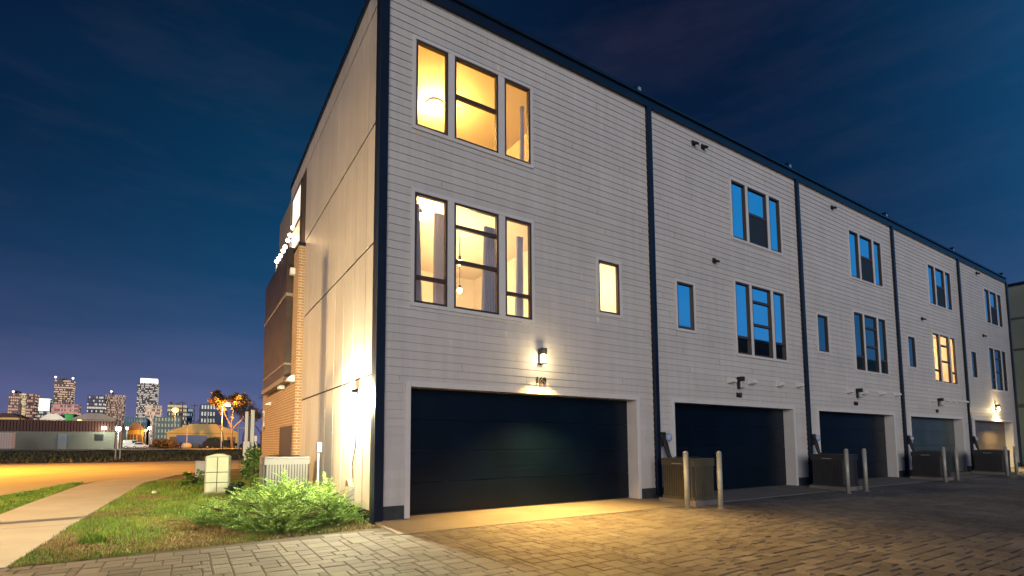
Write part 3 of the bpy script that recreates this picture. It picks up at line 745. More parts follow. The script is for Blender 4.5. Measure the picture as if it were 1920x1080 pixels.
GR1 = mat('fresh_grass', (.06, .17, .018), .7, vscale=1.5, col2=(.20, .30, .035), island=.35)
GR2 = mat('dry_grass', (.30, .22, .10), .85, vscale=2, col2=(.19, .15, .06), island=.35)
tag(blades('green_grass', reg_lawn, 26000, .055, GR1, 1, green), 'short green grass growing on the lawn beside the sidewalk', 'grass')
tag(blades('dry_grass', reg_lawn, 15000, .035, GR2, 2, lambda x, y: 1-green(x, y)*.8), 'dry straw coloured grass between the green patches of lawn', 'grass')
tag(blades('verge_grass', reg_verge, 9000, .05, GR1, 4, lambda x, y: .7, .006), 'dark grass strip between the road and the sidewalk', 'grass')
tuft = lambda cx, cy, r0: (lambda r: (lambda a, q: (cx+math.cos(a)*q*.9, cy+math.sin(a)*q*1.1))(r.uniform(0, 6.28), r0*r.random()))
tag(blades('grass_tuft', tuft(-3.35, .55, .16), 500, .10, GR1, 9, None, .005, None), 'tall green grass tuft at the edge of the sidewalk', 'grass tuft')

def sprays(name, m, seeds, n_leaf, leaf_l, leaf_w, parent=None, curve=.25):
    vs, fs = [], []; rnd = random.Random(11)
    for (base, tip) in seeds:
        base = Vector(base); tip = Vector(tip); L_ = (tip-base).length; d = (tip-base).normalized()
        side = d.cross(Vector((0, 0, 1))); side = side.normalized() if side.length > .01 else Vector((1, 0, 0)); upv = side.cross(d)
        for i in range(n_leaf):
            f = (i+rnd.random())/n_leaf; p = base+d*L_*f+upv*(-curve*L_*(f-.5)**2)
            for sgn in (-1, 1):
                ll = leaf_l*(1.15-f*.75)*rnd.uniform(.6, 1.2); dd = (d*.8+side*sgn*.75+upv*rnd.uniform(-.35, .5)).normalized()
                q = p+dd*ll; nrm = dd.cross(Vector((rnd.uniform(-1, 1), rnd.uniform(-1, 1), rnd.uniform(-1, 1)))).normalized()*leaf_w
                o = len(vs); vs += [tuple(p-nrm*.6), tuple(p+nrm*.6), tuple(p+dd*ll*.55+nrm), tuple(q), tuple(p+dd*ll*.55-nrm)]
                fs.append((o, o+1, o+2, o+3, o+4))
    me = bpy.data.meshes.new(name); me.from_pydata(vs, [], fs); me.materials.append(m)
    o = bpy.data.objects.new(name, me); COL.objects.link(o); o.parent = parent; return o
# spreading juniper
rnd = random.Random(5)
JUN = mat('juniper_needles', (.09, .21, .055), .75, vscale=2.2, col2=(.22, .33, .065), island=.35)
t = thing('juniper_bush', 'wide feathery light green juniper spreading along the pavers by the corner', 'juniper', (0, 0, 0))
seeds = []; woods = MB(); HS = .80
cores = [(-1.15, 1.05, 1.15, 1.15, .62), (-.55, .75, .62, 1.05, .52), (-1.75, 1.5, .72, 1.0, .42), (-.9, 2.3, .8, .9, .62), (-1.25, .25, .75, .62, .36), (-.35, 1.7, .3, .8, .60)]
for (cx, cy, rx, ry, hh) in cores:
    for _ in range(int(250*rx)):
        a = rnd.uniform(0, 6.283); f = rnd.random()**.45
        ex, ey = cx+math.cos(a)*rx*f, cy+math.sin(a)*ry*f
        if ex > -.10: ex = -.10-rnd.random()*.1
        if ey < -.50: ey = -.50+rnd.random()*.1
        top = hh*HS*(1-.62*f**2.2)*rnd.choice((.6, .8, .9, 1.0, 1.1, 1.35))*rnd.uniform(.8, 1.1)-.03
        L_ = rnd.uniform(.28, .62); el = rnd.uniform(.2, 1.1)
        dirv = Vector((math.cos(a), math.sin(a), el)).normalized()
        tip = Vector((ex, ey, max(.03, top))); base = tip-dirv*L_
        base.z = max(base.z, -.03)
        if tip.x > -.05: tip.x = -.06
        seeds.append((base, tip))
    for _ in range(9):
        a = rnd.uniform(0, 6.283); woods.tube([(cx, cy, -.06), (cx+math.cos(a)*rx*.4, cy+math.sin(a)*ry*.4, hh*.4), (cx+math.cos(a)*rx*.75, cy+math.sin(a)*ry*.75, hh*.55)], .016, 5, r1=.005)
o = sprays('foliage', JUN, seeds, 30, .085, .0042, t)
for v in o.data.vertices:
    if v.co.x > -.035: v.co.x = -.035-abs(v.co.x)*.1
woods.build('stem', mat('bark', (.09, .06, .04), .9, bump=.5), t)
# leafy shrub and low plants
def leafcloud(name, label, cat, c, rx, ry, rz, n, m, ls=.05, trunk=True, group=None, gap=.0, seed=3, stemw=.02):
    rnd = random.Random(seed); t = thing(name, label, cat, (c[0], c[1], c[2]), 0, group); vs, fs = [], []
    cl = [(Vector((rnd.gauss(0, .45), rnd.gauss(0, .45), rnd.uniform(-.9, .9))), rnd.uniform(.22, .42)) for _ in range(26)]
    cl = [(v if v.length < .9 else v.normalized()*.85, r) for v, r in cl]
    for _ in range(n):
        cc, r = rnd.choice(cl); u = Vector((rnd.gauss(0, 1), rnd.gauss(0, 1), rnd.gauss(0, 1))).normalized()*r*rnd.random()**.35
        p = cc+u; p = Vector((p.x*rx, p.y*ry, p.z*rz+rz)); a = Vector((rnd.gauss(0, 1), rnd.gauss(0, 1), rnd.gauss(0, .7))).normalized(); b_ = a.cross(Vector((rnd.gauss(0, 1), rnd.gauss(0, 1), rnd.gauss(0, 1)))).normalized()
        s = ls*rnd.uniform(.6, 1.3); o = len(vs)
        vs += [tuple(p-a*s*.1), tuple(p+a*s*.45+b_*s*.3), tuple(p+a*s), tuple(p+a*s*.45-b_*s*.3)]; fs.append((o, o+1, o+2, o+3))
    me = bpy.data.meshes.new('foliage'); me.from_pydata(vs, [], fs); me.materials.append(m)
    o = bpy.data.objects.new('foliage', me); COL.objects.link(o); o.parent = t
    w = MB()
    for cc, r in cl[:10]:
        w.tube([(0, 0, -.1), (cc.x*rx*.3, cc.y*ry*.3, rz*.7), (cc.x*rx, cc.y*ry, rz+cc.z*rz)], stemw, 5, r1=stemw*.3)
    w.build('stem', mat('bark', (.09, .06, .04), .9, bump=.5), t)
    return t
LEAF = mat('shrub_leaf', (.035, .10, .018), .45, vscale=6, col2=(.09, .17, .03), island=.35)
leafcloud('leafy_shrub', 'upright glossy green shrub beside the brick wing and meter posts', 'shrub', (-.86, 7.9, -.05), .30, .32, .52, 1500, LEAF, .075, seed=4)
leafcloud('low_shrub', 'low dark green plant behind the pale green cabinet', 'shrub', (-2.15, 9.2, -.06), .40, .5, .22, 700, LEAF, .07, seed=8)
leafcloud('low_shrub', 'small dark blue-green plant at the foot of the green cabinet', 'shrub', (-1.42, 5.75, -.06), .25, .25, .16, 500, mat('dark_leaf', (.02, .05, .04), .6, island=.3), .06, seed=9)
# small hose loop and white pebble on the lawn
tag(MB().tube([(-2.52+.30*math.cos(a*.25), 1.25+.62*math.sin(a*.25), -.035+.012*math.sin(a)) for a in range(-3, 13)], .006, 5).build('irrigation_hose', mat('hose_black', (.03, .04, .02), .5)), 'thin dark hose loop lying on the lawn before the juniper', 'hose')
q = at(289, 924, Z=-.03)
b = MB(); b.ball((0, 0, .03), .055, 7, .7); tag(b.build('stone', mat('white_stone', (.6, .58, .52), .8, bump=.4), loc=(q.x, q.y, -.05)), 'small white stone lying on the lawn near the sidewalk', 'stone')
# fallen leaves
vs, fs = [], []; rnd = random.Random(61)
for _ in range(1500):
    x = rnd.uniform(-3.0, -.05); y = rnd.gauss(-.1, .5)
    if y < -.62 or not inside((x, y), lawn_pts): continue
    a = rnd.uniform(0, 6.28); w = rnd.uniform(.008, .022); o = len(vs); z = -.05+rnd.uniform(0, .012)
    vs += [(x+w*math.cos(a+q_), y+w*math.sin(a+q_)*(.5 if i_ % 2 else 1), z+rnd.uniform(0, .01)) for i_, q_ in enumerate((0, 1.4, 3.1, 4.6))]; fs.append((o, o+1, o+2, o+3))
me = bpy.data.meshes.new('leaf_litter'); me.from_pydata(vs, [], fs); me.materials.append(mat('dead_leaf', (.12, .075, .035), .9, island=.5))
o = bpy.data.objects.new('leaf_litter', me); COL.objects.link(o); tag(o, 'dead brown leaves scattered along the edge of the paving by the juniper', 'leaf litter', kind='stuff')
#FARPART
# ------------------------------------------------------------------ building at the far end of the alley
TEAL = mat('teal_stucco', (.16, .20, .19), .8, var=.12, vscale=.6, bump=.15)
t = thing('end_building', 'teal grey building closing the alley beyond the last townhouse', 'building', (36, 0, 0))
MB().box(0, 9, -.6, 1.75, -.1, 9.6).build('wall', TEAL, t)
MB().box(-.08, 9, -.68, 1.83, 9.601, 9.75).build('roof_edge', NAVY, t)
for z0, z1 in ((7.75, 7.85), (6.05, 6.15), (2.95, 3.15)): MB().box(-.04, -.002, -.55, 1.74, z0, z1).build('band', mat('dark_band', (.05, .07, .07), .7), t)
MB().box(-.04, -.002, -.5, .8, .0, 2.4).build('garage_door', DOORM, t)
lamp('end_wall_light', 'POINT', (33.5, 1.6, 2.4), 60, (1, .80, .35), None, .1)
# row of houses across the alley, behind the camera: only the dark windows of the row mirror it
t = thing('opposite_house_row', 'dark three storey house row across the alley mirrored in the lower windows', 'building', (20, -19, 0))
MB().box(0, 60, -8, 0, -.1, 10.2).build('wall', mat('dark_siding', (.07, .08, .09), .8, var=.15), t)
MB().box(-.1, 60.1, -8.1, .12, 10.201, 10.5).build('roof_edge', NAVY, t)
for i in range(8):
    MB().box(1+i*7.2, 6+i*7.2, .002, .05, 0, 2.2).build('garage_door', DOORM, t)
    for z0 in (3.6, 6.8): MB().box(2+i*7.2, 4.6+i*7.2, .002, .05, z0, z0+1.6).build('window', TRIM, t)

# ------------------------------------------------------------------ street lamps and pole by the road (left)
SOD = (1.0, .44, .06)
def street_lamp(label, x, y, h, e, arm=(1, 0), head_r=.14, col=SOD, group='orange street lamps', es=40., tilt=None):
    t = thing('street_lamp', label, 'street lamp', (x, y, -.1), 0, group)
    MB().lathe(0, 0, [(.11, 0), (.10, .4), (.06, h)], 12).build('pole', GP, t, smooth=True)
    ax, ay = arm
    MB().tube([(0, 0, h-.1), (ax*.5, ay*.5, h+.12), (ax*1.3, ay*1.3, h+.15)], .035, 8).build('arm', GP, t)
    MB().lathe(ax*1.5, ay*1.5, [(.05, h+.22), (.15, h+.16), (.16, h+.09)][::-1], 14).build('head', GP, t)
    MB().ball((ax*1.5, ay*1.5, h+.05), head_r, 10, .7).build('lens', emit('sodium_glow', (1, .36, .05), 2.4), t, smooth=True)
    if tilt: lamp('street_bulb', 'SPOT', (ax*1.5, ay*1.5, h-.25), e, col, t, .12, spot=156, aim=tilt, blend=.9)
    else: lamp('street_bulb', 'POINT', (ax*1.5, ay*1.5-head_r*1.2, h-.25-head_r), e, col, t, .12)
    return t
street_lamp('orange street lamp left of the photographed road', -13.2, 2.2, 6.6, 11500, (1, 0), tilt=(.52, .08, -1), col=(1, .64, .26))
street_lamp('orange street lamp across the road bend', -14.5, 24, 8.0, 34000, (1, 0), col=(1, .40, .03), tilt=(.18, -.05, -1))
p = at(426, 757, Y=135)
street_lamp('orange street lamp glowing among the trees across the road', p.x-1.0, 135, p.z-.1, 24000, (.75, 0), .8, es=24.)
# utility pole whose shadow falls on the side wall
t = thing('utility_pole', 'wooden utility pole with transformer beside the road', 'utility pole', (-6.9, 2.72, -.1))
WOOD = mat('pole_wood', (.12, .08, .05), .9, bump=.5)
MB().lathe(0, 0, [(.13, 0), (.10, 5.9)], 12).build('pole', WOOD, t, smooth=True)
MB().tube([(0, -.9, 4.95), (0, -.15, 4.72)], .05, 6).tube([(0, -.9, 4.42), (0, -.1, 4.25)], .02, 6).build('crossarm', WOOD, t)
MB().lathe(0, -.28, [(.13, 3.95), (.15, 4.0), (.15, 4.42), (.12, 4.47)], 12).build('transformer', GP, t, smooth=False)
MB().tube([(0, -1.6, 5.05), (0, -.9, 4.97), (0, -.5, 4.80)], .02, 6).tube([(0, -1.6, 4.5), (0, -.9, 4.44)], .015, 6).build('wire', BLACK, t)

# double orange-lit posts across the road
p = at(220, 861, Z=-.12)
t = thing('sign_posts', 'pair of slim pale posts with bent tops beyond the orange road', 'post', (p.x, p.y, -.12))
PP = mat('pale_post', (.5, .42, .34), .6)
hh = at(220, 776, Y=p.y).z
MB().tube([(-.14, 0, 0), (-.10, 0, hh*.7), (-.02, 0, hh)], .05, 8).build('post', PP, t); MB().tube([(.16, .1, 0), (.16, .1, hh*.8), (.10, .1, hh*1.01), (-.25, .1, hh*1.03)], .055, 8).build('post', PP, t)

# ------------------------------------------------------------------ yards across the road
def fx(px, Y): return at(px, 830, Y=Y).x
def fz(py, px, Y): return at(px, py, Y=Y).z
GZ = -.13
def boxb(mb, px0, px1, py0, py1, Y, d, base=False):
    x0, x1 = fx(px0, Y), fx(px1, Y); z1 = fz(py0, (px0+px1)/2, Y); z0 = GZ if base else fz(py1, (px0+px1)/2, Y)
    mb.box(x0, x1, Y, Y+d, z0, z1); return x0, x1, z0, z1
sheet('far_pavement', [(-75, 108), (60, 118), (60, 260), (-75, 260)], -.125, mat('yard_pavement', (.16, .14, .12), .85, var=.2, vscale=.1))
# railway-like embankment strip
b = MB(); x = -70
for i in range(60):
    x = -70+i*2.4; b.box(x, x+2.39, 86+.5*math.sin(i*.9), 92, GZ-.3, .10+.08*math.sin(i*1.7))
tag(b.build('embankment', mat('dark_bank', (.04, .032, .02), .95, var=.4, vscale=.5, bump=.8, bscale=6)), kind='structure')
def far_tufts():
    rnd = random.Random(21); vs, fs = [], []
    for _ in range(9000):
        x = rnd.uniform(-45, 12); y = rnd.uniform(37, 90); h = rnd.uniform(.08, .35); a = rnd.uniform(0, 3.1); w = rnd.uniform(.04, .14); o = len(vs)
        vs += [(x-math.cos(a)*w, y-math.sin(a)*w, GZ), (x+math.cos(a)*w, y+math.sin(a)*w, GZ), (x+rnd.uniform(-.1, .1), y, GZ+h)]; fs.append((o, o+1, o+2))
    me = bpy.data.meshes.new('field_grass'); me.from_pydata(vs, [], fs); me.materials.append(mat('field_grass_mat', (.05, .055, .015), .9, vscale=.15, col2=(.14, .10, .035), island=.4))
    o = bpy.data.objects.new('field_grass', me); COL.objects.link(o); tag(o, 'rough dark grass across the road in front of the yards', 'grass', kind='stuff')
far_tufts()
# long dark warehouse
t = thing('warehouse', 'long low warehouse with dark red roof band across the road', 'warehouse', (0, 0, 0))
Y = 150; x0, x1 = fx(-60, Y), fx(214, Y); zt = fz(788, 100, Y); zm = fz(808, 100, Y)
MB().box(x0, x1, Y, Y+22, GZ, zm).build('wall', mat('warehouse_wall', (.17, .19, .16), .7, var=.25, vscale=.12), t)
b = MB(); nseg = 46
for i in range(nseg): xa = x0+(x1-x0)*i/nseg; b.box(xa+.06, x0+(x1-x0)*(i+1)/nseg-.06, Y-.5, Y+22, zm+.003, zt)
b.build('roof_band', mat('dark_red_metal', (.075, .028, .022), .6, var=.2, vscale=.2), t)
b = MB(); boxb(b, 108, 125, 813, 838, Y-.15, .14, True); b.build('door', mat('grey_door', (.20, .24, .25), .5), t)
b = MB(); boxb(b, 177, 193, 814, 826, Y-.15, .14); b.build('window', BLACK, t)
b = MB(); boxb(b, 189, 197, 801, 804, Y-.8, .5); b.build('wall_lamp', emit('cool_lamp_glow', (.95, 1, .85), 45.), t)
lamp('wall_pack', 'POINT', (fx(193, Y), Y-2.0, fz(806, 193, Y)), 420, (.95, 1, .72), None, .3)
t = thing('shipping_container', 'pinkish white container beside the warehouse at the photo edge', 'container', (fx(8, 140), 140, GZ))
b = MB(); b.box(-4, (fx(22, 140)-fx(8, 140)), 0, 2.6, .3, fz(811, 10, 140)-GZ); b.build('container_body', mat('pink_white', (.55, .42, .38), .6), t, bevel=.03)
b = MB()
for i in range(14): b.box(-3.9+i*.42, -3.8+i*.42, -.03, -.002, .4, fz(812, 10, 140)-GZ-.1)
b.build('corrugation', mat('pink_rib', (.42, .30, .26), .6), t)
def yard_lamp(px, py, Y, label, e, col, gl, r=.35):
    x, z = fx(px, Y), fz(py, px, Y); t = thing('yard_lamp', label, 'yard lamp', (x, Y, GZ), 0, 'yard lamps across the road')
    MB().tube([(0, 0, 0), (0, 0, z-GZ+.1)], .10, 8).build('pole', GP, t); MB().box(-.45, .45, -.15, .15, z-GZ+.1, z-GZ+.22).build('head', GP, t)
    MB().ball((0, -.1, z-GZ-.15), r, 9, .8).build('lens', gl, t, smooth=True)
    if e: lamp('yard_bulb', 'POINT', (0, -1.2-r, z-GZ-.6-r), e, col, t, .3)
CG = emit('cool_lamp_glow', (.95, 1, .85), 45.); SG = emit('sodium_glow', (1, .36, .05), 2.4)
yard_lamp(221, 803, 145, 'brightest white lamp at the right end of the warehouse', 900, (.95, 1, .72), CG, .65)
yard_lamp(237, 802, 160, 'small white lamp just right of the brightest yard lamp', 200, (1, .9, .7), CG, .3)
yard_lamp(147, 788, 175, 'small orange lamp above the warehouse roof', 1200, SOD, SG, .55)
yard_lamp(272, 806, 175, 'orange lamp at the open shed beyond the white cars', 700, SOD, SG, .5)
yard_lamp(279, 802, 190, 'white lamp beside the orange shed', 500, (1, .95, .8), CG, .5)
yard_lamp(326, 768, 230, 'large orange lamp in front of the pale office block', 2600, SOD, SG, 1.3)
# sheds
def shed(label, px0, px1, py0, pye, pyr, Y, d, m, mr, group=None):
    t = thing('shed', label, 'shed', (0, 0, 0), 0, group)
    x0, x1 = fx(px0, Y), fx(px1, Y); z = fz(pye, px0, Y); zr = fz(pyr, px0, Y)
    MB().box(x0, x1, Y, Y+d, GZ, z).build('wall', m, t)
    xm = (x0+x1)/2
    MB().extrude([(x0-.4, z+.003), (x1+.4, z+.003), (x1+.2, z+.3), (xm+(x1-x0)*.18, zr), (xm-(x1-x0)*.18, zr), (x0-.2, z+.3)], 'y', Y-.5, Y+d+.3).build('roof', mr, t)
    b = MB(); n = 5
    for i in range(n):
        xa = x0+(x1-x0)*(i+.2)/n; b.box(xa, xa+(x1-x0)*.6/n, Y-.06, Y-.002, GZ, z*.75)
    b.build('bay_door', mat('shed_door', (.14, .12, .10), .7), t)
    return t
OW = mat('ochre_wall', (.60, .42, .16), .8, var=.1, vscale=.2); PW = mat('pale_wall', (.42, .38, .33), .8, var=.1, vscale=.2)
shed('wide orange-lit shed with low curved roof across the road', 312, 446, 815, 812, 794, 165, 20, OW, OW)
shed('small orange-lit open shed between the white lamps', 238, 268, 815, 806, 792, 175, 10, OW, mat('brown_roof', (.30, .17, .08), .7))
shed('long beige building with dark windows behind the warehouse', 134, 214, 790, 786, 774, 195, 16, PW, PW)
shed('low white sheds behind the left part of the warehouse', 74, 118, 792, 786, 775, 200, 12, mat('white_wall', (.6, .58, .52), .8), mat('white_wall', (.6, .58, .52), .8))
shed('bright green box shed above the warehouse roof', 119, 134, 790, 777, 776, 198, 8, mat('green_panel', (.04, .30, .08), .6), mat('green_panel', (.04, .3, .08), .6))
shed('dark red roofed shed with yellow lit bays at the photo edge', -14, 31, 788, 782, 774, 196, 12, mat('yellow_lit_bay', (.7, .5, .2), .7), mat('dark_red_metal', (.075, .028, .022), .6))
lamp('edge_shed_light', 'POINT', (fx(10, 196), 192, 4), 500, (1, .8, .35), None, .4)
lamp('white_shed_light', 'POINT', (fx(100, 200), 194, 9), 900, (1, .92, .75), None, .4)
# low flat building behind with lit parking decks
def decks(label, px0, px1, py0, Y, d, n, col, name='parking_garage', cat='parking garage', wallc=(.20, .22, .20), st=.8):
    t = thing(name, label, cat, (0, 0, 0)); x0, x1 = fx(px0, Y), fx(px1, Y); zt = fz(py0, px0, Y); s = MB(); e = MB()
    for i in range(n):
        z0 = GZ+(zt-GZ)*i/n; z1 = GZ+(zt-GZ)*(i+1)/n
        s.box(x0, x1, Y, Y+d, z0, z0+(z1-z0)*.42); 
        e.box(x0+.4, x1-.4, Y+1.2, Y+1.6, z0+(z1-z0)*.42, z1)
    s.box(x0, x1, Y, Y+d, zt, zt+.5)
    for i in range(9): xa = x0+(x1-x0)*i/8; s.box(xa-.35, xa+.35, Y+.03, Y+d-.1, GZ, zt)
    s.build('deck', mat(name+'_wall_%d' % int(px0), wallc, .8, var=.1, vscale=.1), t)
    e.build('lit_storey', emit('deck_glow_%d' % int(px0), col, st), t)
decks('pale green open parking garage with lit decks behind the orange shed', 287, 336, 783, 260, 30, 5, (.85, 1, .75), wallc=(.24, .30, .26), st=.35)
decks('low building with cyan lit front beside the parking garage', 232, 272, 784, 265, 25, 4, (.5, .9, 1), 'low_building', 'building', (.15, .25, .30), .35)
decks('low wide office building with lit floors left of the orange tree', 374, 418, 759, 340, 30, 6, (.9, .95, .8), 'office_building', 'building', (.10, .12, .16), .6)
decks('dim bluish low office block in front of the wide office building', 404, 424, 772, 330, 20, 4, (.5, .7, 1), 'office_building', 'building', (.08, .10, .2), .2)

# vehicles in the yard
def car(label, px, Y, w, h, colr, name='parked_car', cat='car', van=False, lit=False, rz=0.):
    x = fx(px, Y); t = thing(name, label, cat, (x, Y, GZ), rz, 'cars parked in the yard across the road'); L_ = w/2; m = mat('car_'+name+str(int(px)), colr, .3, metal=.3)
    if van: prof = [(-L_, .35), (L_, .35), (L_, h*.55), (L_*.8, h*.6), (L_*.6, h), (-L_*.95, h), (-L_, h*.9)]
    else: prof = [(-L_, .32), (L_, .32), (L_*.98, h*.55), (L_*.55, h*.64), (L_*.28, h), (-L_*.5, h), (-L_*.82, h*.66), (-L_, h*.6)]
    MB().extrude(prof, 'y', -.85, .85).build('body', m, t, bevel=.08)
    if van: wp = [(L_*.76, h*.62), (L_*.58, h*.93), (L_*.1, h*.93), (L_*.1, h*.62)]
    else: wp = [(L_*.46, h*.66), (L_*.24, h*.94), (-L_*.46, h*.94), (-L_*.72, h*.68)]
    MB().extrude(wp, 'y', -.87, -.855).build('window', GLASST, t)
    for sx in (-.6, .62):
        for sy in (-.8, .72):
            b = MB(); k = 14
            pts = [(L_*sx+.34*math.cos(i*6.283/k), .34+.34*math.sin(i*6.283/k)) for i in range(k)]
            wh = b.extrude(pts, 'y', sy-.08, sy+.14).build('wheel', BLACK, t)
            MB().extrude([(L_*sx+.2*math.cos(i*6.283/8), .34+.2*math.sin(i*6.283/8)) for i in range(8)], 'y', sy-.10, sy-.081).build('rim', GP, wh)
    for s_ in (-.6, .6): MB().box(L_-.02, L_+.03, s_-.15, s_+.15, h*.40, h*.50).build('headlight', mat('headlight_glass', (.6, .6, .55), .2), t)
car('white van parked beside the orange shed', 247, 150, 3.6, 2.2, (.5, .5, .5), 'parked_van', 'van', True)
car('white car parked right of the white van', 263, 146, 3.6, 1.6, (.62, .62, .62))
car('reddish brown car parked left of the blue container truck', 328, 158, 4.2, 1.6, (.16, .05, .03))
car('black sport utility vehicle parked right of the blue truck', 402, 150, 5.6, 2.9, (.012, .013, .016), 'parked_suv', 'car')
car('black car at the right end of the yard', 430, 148, 5.0, 2.2, (.012, .013, .016))
car('dark red car parked half behind the orange shed wall', 346, 150, 3.6, 1.5, (.14, .03, .02))
t = thing('box_truck', 'blue box truck parked under the orange-lit shed roof', 'truck', (fx(362, 155), 155, GZ), 0)
BL = mat('blue_paint', (.03, .09, .30), .5, var=.1)
MB().box(-4.0, 3.2, 0, 2.5, 1.0, 3.6).build('cargo_box', BL, t, bevel=.05)
MB().extrude([(3.3, .6), (5.2, .6), (5.2, 1.7), (4.7, 2.8), (3.3, 2.8)], 'y', .15, 2.35).build('cab', mat('blue_cab', (.06, .10, .2), .4), t, bevel=.08)
MB().extrude([(3.9, 1.75), (5.0, 1.75), (4.6, 2.6), (3.9, 2.6)], 'y', .12, .145).build('window', GLASST, t)
for xx in (-3.0, -2.0, 4.2):
    MB().extrude([(xx+.5*math.cos(i*6.283/14), .5+.5*math.sin(i*6.283/14)) for i in range(14)], 'y', .02, .35).build('wheel', BLACK, t)
t = thing('round_planter', 'round beige boulder planter at the blue truck', 'planter', (fx(350, 148), 148, GZ)); MB().lathe(0, 0, [(1.0, 0), (1.25, .5), (1.1, 1.1), (.7, 1.45)], 14).build('planter_body', mat('beige_stone', (.5, .38, .25), .8, bump=.4), t, smooth=True)
MB().tube([(0, .6, 1.0), (0, .6, 5.4)], .10, 6).build('marker_post', PP, t)
# far poles
for i, (px, py, Y, lab) in enumerate([(362, 757, 210, 'tall thin dark pole above the orange shed'), (387, 771, 190, 'pale pole rising from the orange shed roof'), (262, 785, 170, 'pale pole beside the orange shed with lamp'), (339, 752, 240, 'lattice pole left of the office block'),
                           (35, 757, 185, 'thin dark pole over the left end of the warehouse'), (447, 795, 90, 'short pale post at the right end of the yard'), (290, 790, 170, 'pale pole in front of the parking garage')]):
    t = thing('far_pole', lab, 'pole', (fx(px, Y), Y, GZ), 0, 'poles beyond the road'); hz = fz(py, px, Y)-GZ
    MB().tube([(0, 0, 0), (0, 0, hz)], .20 if i != 3 else .35, 6, r1=.12).build('pole', WOOD if i in (0, 3, 4) else PP, t); MB().box(-1.2, 1.2, -.08, .08, hz-.8, hz-.6).build('crossarm', WOOD if i in (0, 3, 4) else PP, t)

# ------------------------------------------------------------------ skyline
def tower(label, px0, px1, py0, D, wallc, lit, frac, rows, cols, crown=None, ant=(), seed=0, st=1.0, bands=(), dep=.8, name='tower'):
    rnd = random.Random(seed+100); Y = D; t = thing(name, label, 'tower', (0, 0, 0), 0, 'downtown towers on the horizon')
    x0, x1 = fx(px0, Y), fx(px1, Y); zt = fz(py0, (px0+px1)/2, Y); w = x1-x0; dp = w*dep
    MB().box(x0, x1, Y, Y+dp, GZ, zt).build('wall', mat('tower_wall_%d' % int(px0), wallc, .6, var=.12, vscale=.01), t)
    me_l = MB(); dk = MB(); rows = int(rows*1.35); cols = int(cols*1.5); bands = [int(q*1.35) for q in bands]; frac = min(.9, frac*1.15); st = st*.75
    for r in range(rows):
        z0 = zt*(r+.25)/rows; z1 = zt*(r+.80)/rows; full = r in bands
        for c in range(cols):
            xa = x0+w*(c+.14)/cols; xb = x0+w*(c+.86)/cols
            tgt = me_l if (full or rnd.random() < frac) else dk
            tgt.box(xa, xb, Y-.8, Y-.1, z0, z1)
        nc = max(3, int(cols*dep))
        for c in range(nc):
            ya = Y+dp*(c+.14)/nc; yb = Y+dp*(c+.86)/nc; tgt = me_l if (full or rnd.random() < frac) else dk
            tgt.box(x1+.1, x1+.8, ya, yb, z0, z1); 
    o = me_l.build('lit_windows', emit('tower_lights_%d' % int(px0), tuple(c**1.5 for c in lit), st, (.1, .09, .08)), t); o['kind'] = 'stuff'
    if len(dk.v): o = dk.build('dark_windows', mat('tower_dark_glass', (.05, .05, .07), .25), t); o['kind'] = 'stuff'
    if crown: 
        cz, cc, cs = crown; MB().box(x0+w*.06, x1-w*.06, Y-2.5, Y+dp*.9, zt-cz, zt+2).build('crown', emit('crown_glow_%d' % int(px0), cc, cs), t)
    for q in range(rnd.choice((1, 2, 3))):
        xa = x0+w*rnd.uniform(.1, .6); MB().box(xa, xa+w*rnd.uniform(.12, .3), Y+4, Y+dp*.5, zt+.01, zt+rnd.uniform(3, 8)*min(1, w/50)).build('roof_plant', mat('roof_plant_grey', (.10, .09, .10), .8), t)
    for i, (ax, hz) in enumerate(ant):
        xx = x0+w*ax; b = MB(); b.tube([(xx, Y+4, zt), (xx, Y+4, zt+hz)], 1.0, 5, r1=.4); b.build('antenna', GP, t); MB().ball((xx, Y+2, zt+hz), 2.2, 6).build('beacon', emit('beacon_glow', (1, .85, .9), 3.), t)
D = 1500
tower('pinkish lit tower at the left end of the skyline', 10, 60, 737, D, (.20, .13, .13), (1, .70, .50), .62, 13, 9, ant=((.15, 3),), seed=1, st=.75)
MB_ = None
tower('narrow bright cream stair tower against the leftmost pink tower', 34, 41, 737, D-30, (.5, .4, .25), (1, .88, .55), .95, 16, 2, seed=2, st=1.0)
tower('low tower with glowing greenish white top floors', 67, 90, 749, D, (.05, .06, .09), (.9, 1, .85), .35, 9, 6, crown=(26, (.95, 1, .75), 1.3), seed=3, st=.8)
tower('tall brown tower with dense warm windows and two roof beacons', 95, 130, 712, D, (.10, .065, .07), (1, .75, .55), .50, 22, 10, ant=((.03, 6), (.97, 5)), seed=4, st=1.0, bands=(19, 10))
tower('wide pink lower block in front of the tall brown tower', 92, 143, 758, D-120, (.30, .18, .17), (1, .62, .50), .45, 8, 13, seed=5, st=.5)
tower('dark blue topped office tower with horizontal light bands', 159, 192, 742, D, (.035, .05, .13), (1, .95, .8), .35, 11, 8, seed=6, st=.9, bands=(4, 8))
tower('beige floodlit tower with a short antenna right of the dark blue tower', 193, 229, 740, D+40, (.42, .30, .26), (1, .78, .62), .40, 16, 14, ant=((.28, 8),), seed=7, st=.75)
tower('tallest glass tower with glowing white crown', 252, 291, 718, D, (.07, .08, .11), (1, .92, .78), .50, 26, 11, seed=8, st=1.0, bands=(13,))
t = bpy.data.objects[[o.name for o in bpy.data.objects if o.get('label', '').startswith('tallest glass')][0]]
x0, x1 = fx(257, D), fx(290, D); za, zb = fz(719, 272, D), fz(709, 272, D)
MB().box(x0, x1, D+3, D+45, za+.2, zb).build('crown', emit('crown_white', (1, .93, .92), 1.0), t)
